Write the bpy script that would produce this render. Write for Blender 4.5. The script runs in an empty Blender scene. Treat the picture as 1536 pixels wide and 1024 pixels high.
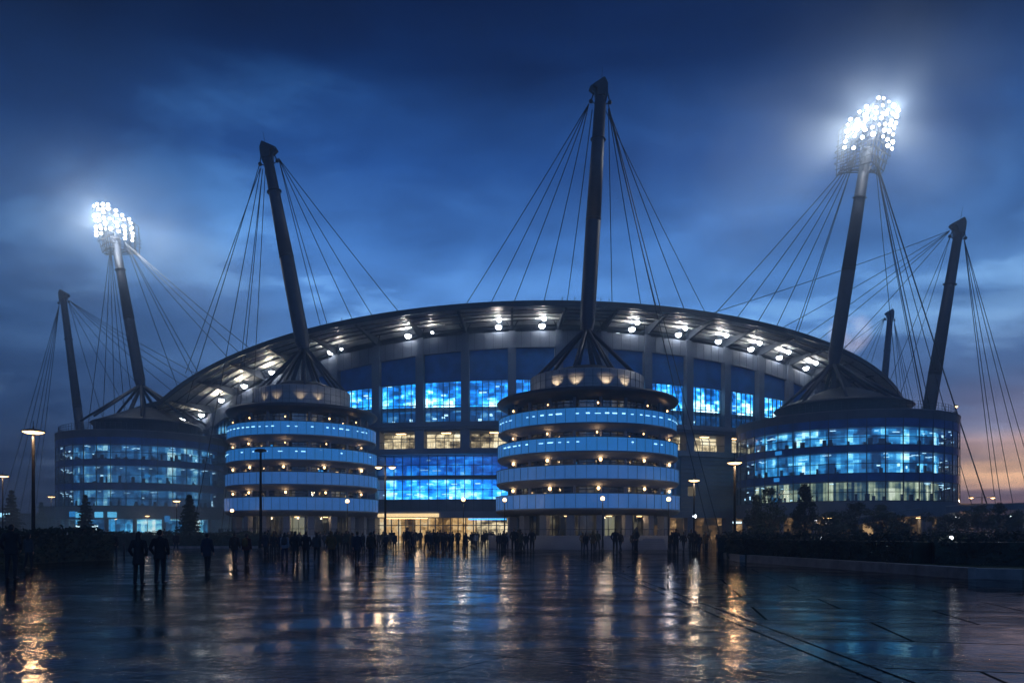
import bpy, math, random
import numpy as np
from mathutils import Vector, Matrix
random.seed(7)
PI = math.pi
F = 1100.0; CX = 768.0; HY = 797.0; CZ = 1.65
sc = bpy.context.scene
C = sc.collection

def P(px, py, Y):
    return Vector(((px - CX) * Y / F, Y, CZ + (HY - py) * Y / F))
def GX(px, Y): return (px - CX) * Y / F

# ------------------------------------------------------------------ tagging helpers
def tag(o, label=None, cat=None, group=None, kind=None):
    if label: o['label'] = label
    if cat: o['category'] = cat
    if group: o['group'] = group
    if kind: o['kind'] = kind
    return o
def empty(name, loc=(0, 0, 0), label=None, cat=None, group=None, rz=0):
    o = bpy.data.objects.new(name, None); C.objects.link(o)
    o.location = loc; o.rotation_euler = (0, 0, rz); o.empty_display_size = .3
    return tag(o, label, cat, group)
def copy_tree(o, parent=None):
    c = o.copy(); C.objects.link(c); c.parent = parent
    for ch in list(o.children): copy_tree(ch, c)
    return c

class MB:
    def __init__(s): s.v = []; s.f = []; s.uv = {}; s.sm = set()
    def face(s, idx, uv=None, smooth=False):
        if uv: s.uv[len(s.f)] = uv
        if smooth: s.sm.add(len(s.f))
        s.f.append(tuple(idx))
    def quad(s, a, b, c, d, uv=None):
        n = len(s.v); s.v += [tuple(a), tuple(b), tuple(c), tuple(d)]; s.face((n, n+1, n+2, n+3), uv)
    def tri(s, a, b, c):
        n = len(s.v); s.v += [tuple(a), tuple(b), tuple(c)]; s.face((n, n+1, n+2))
    def hexa(s, p):
        n = len(s.v); s.v += [tuple(q) for q in p]
        for q in ((0,3,2,1),(4,5,6,7),(0,1,5,4),(1,2,6,5),(2,3,7,6),(3,0,4,7)): s.face([n+i for i in q])
    def box(s, x0, x1, y0, y1, z0, z1):
        s.hexa([(x0,y0,z0),(x1,y0,z0),(x1,y1,z0),(x0,y1,z0),(x0,y0,z1),(x1,y0,z1),(x1,y1,z1),(x0,y1,z1)])
    def tube(s, a, b, r0, r1=None, n=8, caps=True):
        a = Vector(a); b = Vector(b); r1 = r0 if r1 is None else r1
        d = (b - a).normalized(); u = d.orthogonal().normalized(); w = d.cross(u)
        k = len(s.v)
        for p, r in ((a, r0), (b, r1)):
            for i in range(n):
                t = 2*PI*i/n; s.v.append(tuple(p + (u*math.cos(t) + w*math.sin(t))*r))
        for i in range(n):
            j = (i+1) % n; s.face((k+i, k+j, k+n+j, k+n+i), smooth=n > 5)
        if caps:
            s.face([k+i for i in range(n)][::-1]); s.face([k+n+i for i in range(n)])
    def lathe(s, c, prof, n=32, a0=0, a1=2*PI, closed=True, smooth=True):
        k = len(s.v); m = len(prof); full = abs(a1-a0-2*PI) < 1e-6
        cnt = n if full else n+1
        for i in range(cnt):
            t = a0 + (a1-a0)*i/n
            for r, z in prof: s.v.append((c[0]+r*math.sin(t), c[1]-r*math.cos(t), c[2]+z))
        for i in range(n):
            j = (i+1) % cnt
            for q in range(m-1):
                s.face((k+i*m+q, k+j*m+q, k+j*m+q+1, k+i*m+q+1), smooth=smooth)
    def ball(s, c, r, n=10, sz=1.0):
        prof = [(max(1e-4, r*math.sin(PI*i/6)), -r*sz*math.cos(PI*i/6)) for i in range(7)]
        s.lathe(c, prof, n)
    def build(s, name, mat, parent=None, **kw):
        me = bpy.data.meshes.new(name)
        me.from_pydata(s.v, [], s.f)
        if s.uv:
            ul = me.uv_layers.new(name='UVMap').data
            for i, p in enumerate(me.polygons):
                u = s.uv.get(i)
                if u:
                    for q, li in enumerate(p.loop_indices): ul[li].uv = u[q]
        if s.sm:
            for i in s.sm: me.polygons[i].use_smooth = True
        me.materials.append(mat)
        o = bpy.data.objects.new(name, me); C.objects.link(o)
        if parent is not None: o.parent = parent
        return tag(o, **kw)
def loc(o, e):  # subtract the parent's location from geometry given in world coordinates
    o.matrix_parent_inverse = Matrix.Identity(4)
    T = Matrix.Translation(-Vector(e.location)); o.data.transform(T); return o

def merge(o, mb, mat, shift=None):
    """surface pattern (joints, seams) goes into its part's own mesh, with a second material"""
    bmh = __import__('bmesh').new(); bmh.from_mesh(o.data); o.data.materials.append(mat); k = len(o.data.materials)-1
    sh = Vector(shift) if shift is not None else Vector((0, 0, 0))
    vs = [bmh.verts.new(Vector(v)-sh) for v in mb.v]
    for f in mb.f:
        try: g = bmh.faces.new([vs[i] for i in f]); g.material_index = k
        except ValueError: pass
    bmh.to_mesh(o.data); bmh.free()
# ------------------------------------------------------------------ rings (ellipse or circle), angle 0 faces the camera
class Ring:
    def __init__(s, cx, cy, a, b): s.cx, s.cy, s.a, s.b = cx, cy, a, b
    def p(s, t, off, z):
        return Vector((s.cx + (s.a-off)*math.sin(t), s.cy - (s.b-off)*math.cos(t), z))
    def box(s, mb, t0, t1, o0, o1, z0, z1, n=1):
        """curved box; o0 outer offset, o1 inner offset; z0, z1 number or function of t"""
        f0 = z0 if callable(z0) else (lambda t: z0); f1 = z1 if callable(z1) else (lambda t: z1)
        k = len(mb.v)
        for i in range(n+1):
            t = t0 + (t1-t0)*i/n
            for o_, z in ((o0, f0(t)), (o1, f0(t)), (o1, f1(t)), (o0, f1(t))): mb.v.append(tuple(s.p(t, o_, z)))
        for i in range(n):
            a = k+i*4; b = a+4
            for q in range(4):
                r = (q+1) % 4; mb.face((a+q, b+q, b+r, a+r))
        mb.face((k, k+1, k+2, k+3)); e = k+n*4; mb.face((e+3, e+2, e+1, e))
    def wall(s, mb, t0, t1, off, z0, z1, n=8, u0=0.0):
        """single surface with UV in metres"""
        f0 = z0 if callable(z0) else (lambda t: z0); f1 = z1 if callable(z1) else (lambda t: z1)
        pts = [t0+(t1-t0)*i/n for i in range(n+1)]
        u = u0; prev = s.p(pts[0], off, 0)
        for i in range(n):
            cur = s.p(pts[i+1], off, 0); du = (cur-prev).length; prev = cur
            a, b = pts[i], pts[i+1]
            mb.quad(s.p(a, off, f0(a)), s.p(b, off, f0(b)), s.p(b, off, f1(b)), s.p(a, off, f1(a)),
                    [(u, f0(a)), (u+du, f0(b)), (u+du, f1(b)), (u, f1(a))])
            u += du

# ------------------------------------------------------------------ materials
MATS = {}
def nodemat(name):
    m = bpy.data.materials.new(name); m.use_nodes = True; MATS[name] = m
    nt = m.node_tree; nt.nodes.clear()
    out = nt.nodes.new('ShaderNodeOutputMaterial')
    return m, nt, out
def N(nt, typ, **kw):
    n = nt.nodes.new(typ)
    for k, v in kw.items():
        if k.startswith('i_'): n.inputs[k[2:].replace('_', ' ')].default_value = v
        else: setattr(n, k, v)
    return n
def L(nt, a, ai, b, bi): nt.links.new(a.outputs[ai], b.inputs[bi])
def ramp(nt, stops, interp='LINEAR'):
    r = nt.nodes.new('ShaderNodeValToRGB'); e = r.color_ramp.elements; r.color_ramp.interpolation = interp
    while len(e) < len(stops): e.new(.5)
    for i, (p, c) in enumerate(stops):
        e[i].position = p; e[i].color = (*c, 1) if len(c) == 3 else c
    return r
def math_(nt, op, a=None, b=None, c=None):
    n = nt.nodes.new('ShaderNodeMath'); n.operation = op
    for i, x in enumerate((a, b, c)):
        if x is None: continue
        if isinstance(x, (int, float)): n.inputs[i].default_value = x
        else: nt.links.new(x, n.inputs[i])
    return n.outputs[0]

def solid(name, col, rough=.6, metal=0, var=.25, scale=1.5, bump=.1, emis=None, estr=0, coords='Object', spec=.5):
    m, nt, out = nodemat(name)
    b = N(nt, 'ShaderNodeBsdfPrincipled'); b.inputs['Roughness'].default_value = rough; b.inputs['Metallic'].default_value = metal
    b.inputs['Specular IOR Level'].default_value = spec
    tc = N(nt, 'ShaderNodeTexCoord')
    no = N(nt, 'ShaderNodeTexNoise'); no.inputs['Scale'].default_value = scale; no.inputs['Detail'].default_value = 6
    L(nt, tc, coords, no, 'Vector')
    r = ramp(nt, [(.3, tuple(c*(1-var) for c in col)), (.7, tuple(min(1, c*(1+var)) for c in col))])
    L(nt, no, 'Fac', r, 'Fac'); L(nt, r, 'Color', b, 'Base Color')
    if bump:
        n2 = N(nt, 'ShaderNodeTexNoise'); n2.inputs['Scale'].default_value = scale*8; L(nt, tc, coords, n2, 'Vector')
        bu = N(nt, 'ShaderNodeBump'); bu.inputs['Strength'].default_value = bump; bu.inputs['Distance'].default_value = .05
        L(nt, n2, 'Fac', bu, 'Height'); L(nt, bu, 'Normal', b, 'Normal')
    if emis:
        b.inputs['Emission Color'].default_value = (*emis, 1); b.inputs['Emission Strength'].default_value = estr
    L(nt, b, 'BSDF', out, 'Surface'); return m

def emit(name, col, s, sampling='NONE'):
    m, nt, out = nodemat(name)
    e = N(nt, 'ShaderNodeEmission'); e.inputs[0].default_value = (*col, 1); e.inputs[1].default_value = s
    L(nt, e, 0, out, 'Surface'); m.cycles.emission_sampling = sampling; return m

def interior(name, stops, strength, cell=(1.6, 3.0), sc_=(.35, .5), seed=0, mixcell=.55, detail=4, warp=.8, hh=(.85, .36), blkw=.30, vgrad=None, nw=None):
    """lit rooms behind glass, their light painted as wall emission: brightness differs from room to room, with furniture-size mottling"""
    m, nt, out = nodemat(name)
    uv = N(nt, 'ShaderNodeUVMap')
    sep = N(nt, 'ShaderNodeSeparateXYZ'); L(nt, uv, 0, sep, 0)
    cu = math_(nt, 'FLOOR', math_(nt, 'DIVIDE', sep.outputs[0], cell[0]))
    cv = math_(nt, 'FLOOR', math_(nt, 'DIVIDE', sep.outputs[1], cell[1]))
    cc = N(nt, 'ShaderNodeCombineXYZ'); nt.links.new(cu, cc.inputs[0]); nt.links.new(cv, cc.inputs[1]); cc.inputs[2].default_value = seed
    wn = N(nt, 'ShaderNodeTexWhiteNoise'); wn.noise_dimensions = '3D'; L(nt, cc, 0, wn, 'Vector')
    mp = N(nt, 'ShaderNodeMapping'); L(nt, uv, 0, mp, 'Vector'); mp.inputs['Scale'].default_value = (sc_[0], sc_[1], 1); mp.inputs['Location'].default_value = (seed*3.1, seed, 0)
    no = N(nt, 'ShaderNodeTexNoise'); no.inputs['Scale'].default_value = 2.2; no.inputs['Detail'].default_value = detail; no.inputs['Roughness'].default_value = .6; L(nt, mp, 0, no, 'Vector')
    def cells(w, h, k):
        a_ = math_(nt, 'FLOOR', math_(nt, 'DIVIDE', math_(nt, 'MULTIPLY_ADD', no.outputs['Fac'], k*warp, sep.outputs[0]), w)); b_ = math_(nt, 'FLOOR', math_(nt, 'DIVIDE', math_(nt, 'ADD', sep.outputs[1], k*.37), h))
        c2 = N(nt, 'ShaderNodeCombineXYZ'); nt.links.new(a_, c2.inputs[0]); nt.links.new(b_, c2.inputs[1]); c2.inputs[2].default_value = seed+k
        w2 = N(nt, 'ShaderNodeTexWhiteNoise'); w2.noise_dimensions = '3D'; L(nt, c2, 0, w2, 'Vector'); return w2.outputs['Value']
    ca = cells(cell[0]*.62, hh[0], 1.7); cb = cells(cell[0]*.23, hh[1], 4.3)
    blk = math_(nt, 'ADD', math_(nt, 'MULTIPLY', ca, .6), math_(nt, 'MULTIPLY', cb, .4))
    f = math_(nt, 'ADD', math_(nt, 'MULTIPLY', wn.outputs['Value'], mixcell), math_(nt, 'MULTIPLY_ADD', no.outputs['Fac'], nw or 1.25-mixcell, (1.25-mixcell-nw)*.5 if nw else 0))
    f = math_(nt, 'ADD', f, math_(nt, 'MULTIPLY', math_(nt, 'SUBTRACT', blk, .5), blkw))
    if vgrad: f = math_(nt, 'ADD', f, math_(nt, 'MULTIPLY_ADD', math_(nt, 'SUBTRACT', sep.outputs[1], vgrad[0]), -vgrad[2]/(vgrad[1]-vgrad[0]), vgrad[2]*.6))  # room glow painted stronger low in the window
    r = ramp(nt, stops); nt.links.new(f, r.inputs[0])
    e = N(nt, 'ShaderNodeEmission'); e.inputs[1].default_value = strength; L(nt, r, 'Color', e, 0)
    L(nt, e, 0, out, 'Surface'); m.cycles.emission_sampling = 'FRONT_BACK' if strength > 9 else 'AUTO'
    return m

def glassmat(name, tint, refl=.12, rough=.06):
    m, nt, out = nodemat(name)
    t = N(nt, 'ShaderNodeBsdfTransparent'); t.inputs[0].default_value = (*tint, 1)
    g = N(nt, 'ShaderNodeBsdfGlossy'); g.inputs['Roughness'].default_value = rough; g.inputs[0].default_value = (.8, .9, 1, 1)
    lw = N(nt, 'ShaderNodeLayerWeight'); lw.inputs[0].default_value = .35
    f = math_(nt, 'MULTIPLY_ADD', lw.outputs['Fresnel'], .8, refl)
    tc = N(nt, 'ShaderNodeTexCoord'); no = N(nt, 'ShaderNodeTexNoise'); no.inputs['Scale'].default_value = .7; L(nt, tc, 'Object', no, 'Vector')
    bu = N(nt, 'ShaderNodeBump'); bu.inputs['Strength'].default_value = .08; bu.inputs['Distance'].default_value = .3
    L(nt, no, 'Fac', bu, 'Height'); L(nt, bu, 'Normal', g, 'Normal')
    mx = N(nt, 'ShaderNodeMixShader'); nt.links.new(f, mx.inputs[0]); L(nt, t, 0, mx, 1); L(nt, g, 0, mx, 2)
    L(nt, mx, 0, out, 'Surface'); return m

M = {}
M['concrete'] = solid('concrete', (.22, .235, .27), .7, scale=.35, var=.22, bump=.15)
M['facade'] = solid('facade_panel', (.19, .22, .28), .55, scale=.4, var=.18)
M['darkclad'] = solid('dark_cladding', (.10, .12, .15), .5, scale=.5)
M['blueclad'] = solid('blue_cladding', (.012, .13, .40), .4, scale=.6, var=.3, bump=.1)
M['soffit'] = solid('soffit_metal', (.50, .52, .54), .45, metal=.25, scale=.8, var=.2)
M['steel'] = solid('painted_steel', (.045, .058, .085), .5, metal=.1, scale=1.2, var=.2)
M['darksteel'] = solid('dark_steel', (.035, .04, .05), .4, metal=.4, scale=2)
M['cable'] = solid('cable_steel', (.02, .025, .035), .5, metal=.3, bump=0)
M['mullion'] = solid('mullion_metal', (.04, .055, .08), .4, metal=.3, bump=0)
M['parapet'] = solid('lit_blue_parapet', (.06, .20, .55), .35, scale=.35, var=.35, bump=.05, emis=(.022, .18, .52), estr=.60)  # blue LED wash on the upper bands put in as emission
M['parapet_dim'] = solid('dim_glow_parapet', (.10, .25, .50), .4, scale=.35, var=.3, bump=.05, emis=(.035, .15, .45), estr=.50)  # plain lower bands; their fainter blue wash put in as emission
M['led'] = emit('led_strip', (.35, .75, 1), 2.2)
M['drum'] = solid('drum_metal', (.40, .41, .43), .5, metal=0.1, scale=.5, var=.15)
M['roofdark'] = solid('dark_roofing', (.045, .06, .085), .5, scale=.6)
M['glass'] = glassmat('facade_glass', (.72, .88, 1), .10)
M['glassdark'] = glassmat('dark_glass', (.30, .42, .55), .14)
M['int_blue'] = interior('blue_lit_hall', [(.42, (.002, .03, .12)), (.56, (.006, .15, .52)), (.68, (.02, .42, 1.0)), (.76, (.30, .90, 1.1)), (.86, (1.2, 1.5, 1.5))], 2.5, cell=(3.3, 9), sc_=(.22, .6), mixcell=.14, detail=3, warp=0, hh=(2.2, .55), blkw=.42, nw=.62, vgrad=(19.9, 23.2, .20))
M['int_bluedim'] = interior('dim_blue_hall', [(.42, (.002, .02, .07)), (.58, (.004, .06, .20)), (.72, (.01, .14, .40)), (.84, (.2, .5, .7))], 1.2, cell=(3.3, 9), sc_=(.22, .6), mixcell=.14, detail=3, warp=0, hh=(2.2, .55), blkw=.42, nw=.62, seed=9)
M['int_bluegrand'] = interior('blue_lit_foyer', [(.40, (.004, .06, .30)), (.54, (.010, .22, .80)), (.68, (.04, .50, 1.1)), (.78, (.45, .95, 1.2)), (.88, (1.1, 1.4, 1.4))], 2.1, cell=(2.6, 12), sc_=(.2, .6), seed=3, mixcell=.14, detail=3, warp=0, hh=(3, .6), blkw=.36, nw=.6, vgrad=(6.2, 9.0, .12))
M['int_office'] = interior('office_rooms', [(.36, (.004, .02, .06)), (.52, (.012, .08, .20)), (.68, (.03, .24, .50)), (.80, (.20, .66, .85)), (.95, (.8, 1.0, 1.0))], 1.75, cell=(2.05, 3.4), sc_=(.16, .55), seed=1, mixcell=.38, detail=2.5, warp=0, hh=(30, 1.1), blkw=.50, nw=.5)
M['int_officey'] = interior('office_rooms_pale', [(.28, (.006, .02, .04)), (.5, (.04, .09, .12)), (.65, (.22, .26, .18)), (.85, (.65, .68, .42)), (1, (1.1, 1.05, .75))], .9, cell=(1.3, 3.5), sc_=(.2, .3), seed=5, mixcell=.4, detail=2, warp=0, hh=(30, 30), blkw=.75)
M['int_officeh'] = interior('office_rooms_hazy', [(.36, (.004, .02, .05)), (.54, (.012, .06, .15)), (.70, (.03, .15, .32)), (.82, (.14, .38, .50)), (.96, (.5, .7, .7))], 1.8, cell=(2.05, 3.4), sc_=(.16, .55), seed=6, mixcell=.42, detail=2.5, warp=0, hh=(30, 1.1), blkw=.50, nw=.5)  # dimmer greyer copy: haze before this tower put into the room colours
M['int_dim'] = interior('dim_rooms', [(.35, (.006, .008, .012)), (.6, (.03, .022, .014)), (.85, (.16, .09, .04)), (1, (.6, .38, .18))], .8, cell=(1.2, 2.6), seed=8, mixcell=.6)
M['int_warm'] = interior('warm_lobby', [(.30, (.03, .016, .007)), (.55, (.20, .11, .035)), (.78, (.85, .52, .20)), (1, (1, .85, .55))], .8, cell=(1.1, 4), seed=2, mixcell=.6)
M['int_terrace'] = interior('terrace_room', [(.35, (.03, .025, .02)), (.55, (.25, .20, .12)), (.75, (.85, .70, .42)), (.95, (1.2, 1.1, .8))], 1.1, cell=(2.2, 3), seed=4, mixcell=.4)
M['lamp_white'] = emit('ceiling_light', (.6, .88, 1), 1.9)
M['lamp_warm'] = emit('warm_bulb', (1, .58, .24), 6)
M['lamp_cool'] = emit('cool_bulb', (.8, .9, 1), 9)
M['flood'] = emit('flood_lens', (.93, .96, 1), 28)
M['bluewin'] = emit('blue_lit_window', (.03, .30, .8), .75)
M['kerb'] = solid('kerb_stone', (.22, .22, .22), .35, scale=2, var=.3)
M['grass'] = solid('grass', (.02, .06, .012), .8, scale=3)
M['leaf'] = solid('leaf', (.035, .06, .03), .6, scale=1.5, var=.5, bump=0)
M['leafd'] = solid('leaf_dark', (.02, .038, .024), .6, scale=1.5, var=.5, bump=0)
M['bark'] = solid('bark', (.05, .04, .03), .9)
M['skin'] = solid('skin', (.35, .2, .14), .6, bump=0)
M['hair'] = solid('hair', (.012, .009, .008), .6, bump=0)
for nm, c in (('black', (.012, .013, .016)), ('navy', (.014, .02, .04)), ('grey', (.045, .048, .055)), ('brown', (.05, .03, .018)),
              ('ochre', (.14, .075, .02)), ('pale', (.22, .25, .3)), ('olive', (.035, .04, .02)), ('denim', (.02, .03, .06)), ('red', (.09, .015, .012))):
    M['cloth_'+nm] = solid('cloth_'+nm, c, .8, scale=6, var=.2, bump=.2)

def ground_mat(name, base, slabs, soft=1.0):
    m, nt, out = nodemat(name)
    b = N(nt, 'ShaderNodeBsdfDiffuse'); gl = N(nt, 'ShaderNodeBsdfGlossy', distribution='BECKMANN'); fr = N(nt, 'ShaderNodeFresnel'); fr.inputs[0].default_value = 1.52
    tc = N(nt, 'ShaderNodeTexCoord')
    def noise(scale, detail=5, vec=None, rough=.55):
        n = N(nt, 'ShaderNodeTexNoise'); n.inputs['Scale'].default_value = scale; n.inputs['Detail'].default_value = detail; n.inputs['Roughness'].default_value = rough
        if vec is None: L(nt, tc, 'Object', n, 'Vector')
        else: nt.links.new(vec, n.inputs['Vector'])
        return n.outputs['Fac']
    big = noise(.16, 4); mid = noise(1.1, 6, rough=.6); fine = noise(10, 3.5, rough=.7); grain = noise(24, 2.5, rough=.6)
    mp = N(nt, 'ShaderNodeMapping'); mp.inputs['Scale'].default_value = (.45, .8, 1); mp.inputs['Rotation'].default_value = (0, 0, .3); L(nt, tc, 'Object', mp, 'Vector')
    streak = noise(1, 7, mp.outputs[0], .62)
    wet = math_(nt, 'ADD', math_(nt, 'MULTIPLY', big, .38), math_(nt, 'ADD', math_(nt, 'MULTIPLY', streak, .44), math_(nt, 'MULTIPLY', mid, .18)))
    rr = ramp(nt, [(.42, (.03,)*3), (.50, (.05,)*3), (.56, (.08,)*3), (.66, (.12,)*3)]); nt.links.new(wet, rr.inputs[0])
    L(nt, rr, 'Color', gl, 'Roughness')
    cr = ramp(nt, [(.3, tuple(c*.55 for c in base)), (.7, tuple(c*1.35 for c in base))]); nt.links.new(mid, cr.inputs[0])
    col = cr.outputs['Color']
    puddle = ramp(nt, [(.45, (0,)*3), (.55, (1,)*3)]); nt.links.new(wet, puddle.inputs[0])
    h = math_(nt, 'ADD', math_(nt, 'MULTIPLY', fine, .0070), math_(nt, 'MULTIPLY', grain, .0042))   # heights in metres
    vo = N(nt, 'ShaderNodeTexVoronoi', feature='F1'); vo.inputs['Scale'].default_value = 7.5; L(nt, tc, 'Object', vo, 'Vector')
    h = math_(nt, 'ADD', h, math_(nt, 'MULTIPLY', vo.outputs['Distance'], .0085))
    h = math_(nt, 'MULTIPLY', h, math_(nt, 'MULTIPLY_ADD', puddle.outputs['Color'], .75, .25))
    h = math_(nt, 'ADD', h, math_(nt, 'MULTIPLY', mid, .0035))
    if slabs:
        br = N(nt, 'ShaderNodeTexBrick'); br.inputs['Scale'].default_value = 1
        br.inputs['Brick Width'].default_value = slabs[0]; br.inputs['Row Height'].default_value = slabs[1]; br.inputs['Mortar Size'].default_value = slabs[3]
        br.inputs['Color1'].default_value = (1, 1, 1, 1); br.inputs['Color2'].default_value = (.8, .8, .8, 1); br.inputs['Mortar'].default_value = (.1, .1, .1, 1)
        mp2 = N(nt, 'ShaderNodeMapping'); mp2.inputs['Rotation'].default_value = (0, 0, math.radians(slabs[2])); L(nt, tc, 'Object', mp2, 'Vector'); L(nt, mp2, 0, br, 'Vector')
        mx = N(nt, 'ShaderNodeMix'); mx.data_type = 'RGBA'; mx.blend_type = 'MULTIPLY'; mx.inputs[0].default_value = 1
        nt.links.new(col, mx.inputs[6]); L(nt, br, 'Color', mx, 7); col = mx.outputs[2]
        h = math_(nt, 'SUBTRACT', h, math_(nt, 'MULTIPLY', br.outputs['Fac'], .008))
    nt.links.new(col, b.inputs['Color'])
    bu = N(nt, 'ShaderNodeBump'); bu.inputs['Strength'].default_value = soft; bu.inputs['Distance'].default_value = 1.0
    nt.links.new(h, bu.inputs['Height']); L(nt, bu, 'Normal', b, 'Normal'); L(nt, bu, 'Normal', gl, 'Normal'); L(nt, bu, 'Normal', fr, 'Normal')
    dry = math_(nt, 'MULTIPLY', fr.outputs[0], math_(nt, 'MULTIPLY_ADD', puddle.outputs['Color'], -.45, 1.05))
    if slabs: dry = math_(nt, 'MULTIPLY', dry, math_(nt, 'MULTIPLY_ADD', br.outputs['Fac'], -.9, 1.0))
    mx3 = N(nt, 'ShaderNodeMixShader'); nt.links.new(dry, mx3.inputs[0]); L(nt, b, 0, mx3, 1); L(nt, gl, 0, mx3, 2)
    L(nt, mx3, 0, out, 'Surface'); return m
M['asphalt'] = ground_mat('wet_asphalt', (.010, .0105, .012), (11.0, 8.0, 34, .010))
M['slabs'] = ground_mat('wet_slabs', (.018, .019, .021), (3.6, 2.4, 12, .03), .7)
M['wetkerb'] = ground_mat('wet_kerb', (.022, .022, .024), None)

# ------------------------------------------------------------------ lights
def plight(name, co, power, col, radius=.15, parent=None):
    l = bpy.data.lights.new(name, 'POINT'); l.energy = power; l.color = col; l.shadow_soft_size = radius
    o = bpy.data.objects.new(name, l); C.objects.link(o)
    if parent is not None:
        o.parent = parent; o.location = Vector(co) - Vector(parent.location)
    else: o.location = co
    return o
def slight(name, co, target, power, col, angle, blend=.6, radius=.1, parent=None):
    l = bpy.data.lights.new(name, 'SPOT'); l.energy = power; l.color = col; l.spot_size = math.radians(angle); l.spot_blend = blend; l.shadow_soft_size = radius
    o = bpy.data.objects.new(name, l); C.objects.link(o)
    o.rotation_mode = 'QUATERNION'; o.rotation_quaternion = (Vector(target)-Vector(co)).to_track_quat('-Z', 'Y')
    if parent is not None:
        o.parent = parent; o.location = Vector(co) - Vector(parent.location)
    else: o.location = co
    return o
WARM = (1, .60, .30); COOL = (.86, .93, 1)

# ------------------------------------------------------------------ world: dusk sky with clouds
def build_world():
    w = bpy.data.worlds.new('World'); sc.world = w; w.use_nodes = True
    nt = w.node_tree; nt.nodes.clear()
    out = nt.nodes.new('ShaderNodeOutputWorld')
    tc = N(nt, 'ShaderNodeTexCoord')
    nr = N(nt, 'ShaderNodeVectorMath', operation='NORMALIZE'); L(nt, tc, 'Generated', nr, 0)
    sp = N(nt, 'ShaderNodeSeparateXYZ'); L(nt, nr, 0, sp, 0)
    x, y, z = sp.outputs
    sky = N(nt, 'ShaderNodeTexSky'); sky.sky_type = 'NISHITA'; sky.sun_disc = False
    sky.sun_elevation = math.radians(1.0); sky.sun_rotation = math.radians(48); sky.dust_density = 2; sky.altitude = 50
    # elevation gradient (z = sin elevation)
    g = ramp(nt, [(0, (.075, .11, .22)), (.06, (.07, .13, .28)), (.16, (.14, .33, .76)), (.28, (.18, .50, 1.18)), (.36, (.095, .33, .92)), (.44, (.028, .135, .49)), (.53, (.003, .026, .13)), (.62, (.001, .008, .052)), (1, (.001, .007, .045))])
    nt.links.new(z, g.inputs[0])
    # clouds: two scales of drifting streaks on a plane overhead
    zz = math_(nt, 'ADD', math_(nt, 'MAXIMUM', z, 0), .22)
    cx_ = math_(nt, 'DIVIDE', x, zz); cy_ = math_(nt, 'DIVIDE', y, zz)
    cv = N(nt, 'ShaderNodeCombineXYZ'); nt.links.new(cx_, cv.inputs[0]); nt.links.new(cy_, cv.inputs[1])
    mp = N(nt, 'ShaderNodeMapping'); mp.inputs['Scale'].default_value = (.8, 1.25, 1); mp.inputs['Rotation'].default_value = (0, 0, .45); mp.inputs['Location'].default_value = (2.3, .7, 0); L(nt, cv, 0, mp, 'Vector')
    n1 = N(nt, 'ShaderNodeTexNoise'); n1.inputs['Scale'].default_value = 1.5; n1.inputs['Detail'].default_value = 12; n1.inputs['Roughness'].default_value = .58; n1.inputs['Distortion'].default_value = .35; L(nt, mp, 0, n1, 'Vector')
    cr = ramp(nt, [(.36, (0, 0, 0)), (.50, (.32,)*3), (.64, (1, 1, 1))], 'EASE'); L(nt, n1, 'Fac', cr, 'Fac')
    # azimuth: darker and greyer towards the sides
    az = math_(nt, 'DIVIDE', x, math_(nt, 'SQRT', math_(nt, 'ADD', math_(nt, 'MULTIPLY', x, x), math_(nt, 'MULTIPLY', y, y))))
    side = ramp(nt, [(.10, (.22, .22, .24)), (.25, (.42, .40, .42)), (.40, (.92, .90, .92)), (.62, (1, 1, 1)), (.76, (.75, .68, .66)), (.9, (.42, .37, .38))])
    nt.links.new(math_(nt, 'MULTIPLY_ADD', az, .5, .5), side.inputs[0])
    m1 = N(nt, 'ShaderNodeMix', data_type='RGBA', blend_type='MULTIPLY'); m1.inputs[0].default_value = 1
    L(nt, g, 'Color', m1, 6); L(nt, side, 'Color', m1, 7)
    # cloud modulation: brighter hazy blue patches, darker gaps
    cm = ramp(nt, [(0, (.68, .70, .74)), (.5, (1.0, 1.0, 1.0)), (1, (2.1, 1.8, 1.5))]); L(nt, cr, 'Color', cm, 'Fac')
    mpf = N(nt, 'ShaderNodeMapping'); mpf.inputs['Scale'].default_value = (2.6, 3.6, 1); mpf.inputs['Rotation'].default_value = (0, 0, .7); L(nt, cv, 0, mpf, 'Vector')
    nf = N(nt, 'ShaderNodeTexNoise'); nf.inputs['Scale'].default_value = 1.3; nf.inputs['Detail'].default_value = 8; nf.inputs['Distortion'].default_value = .5; L(nt, mpf, 0, nf, 'Vector')
    cf = ramp(nt, [(.3, (.72, .73, .76)), (.5, (1, 1, 1)), (.7, (1.45, 1.36, 1.26))]); L(nt, nf, 'Fac', cf, 'Fac')
    m15 = N(nt, 'ShaderNodeMix', data_type='RGBA', blend_type='MULTIPLY'); m15.inputs[0].default_value = 1; L(nt, cm, 'Color', m15, 6); L(nt, cf, 'Color', m15, 7)
    m2 = N(nt, 'ShaderNodeMix', data_type='RGBA', blend_type='MULTIPLY'); m2.inputs[0].default_value = 1
    m2.clamp_result = False
    L(nt, m1, 2, m2, 6); L(nt, m15, 2, m2, 7)
    # warm afterglow low on the horizon around the sun's azimuth
    sa = math.radians(38)
    dx = math_(nt, 'SUBTRACT', az, math.sin(sa))
    ga = math_(nt, 'POWER', 2.718, math_(nt, 'MULTIPLY', math_(nt, 'MULTIPLY', dx, dx), -44))
    front = math_(nt, 'GREATER_THAN', y, 0)
    ga = math_(nt, 'MULTIPLY', ga, front)
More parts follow.
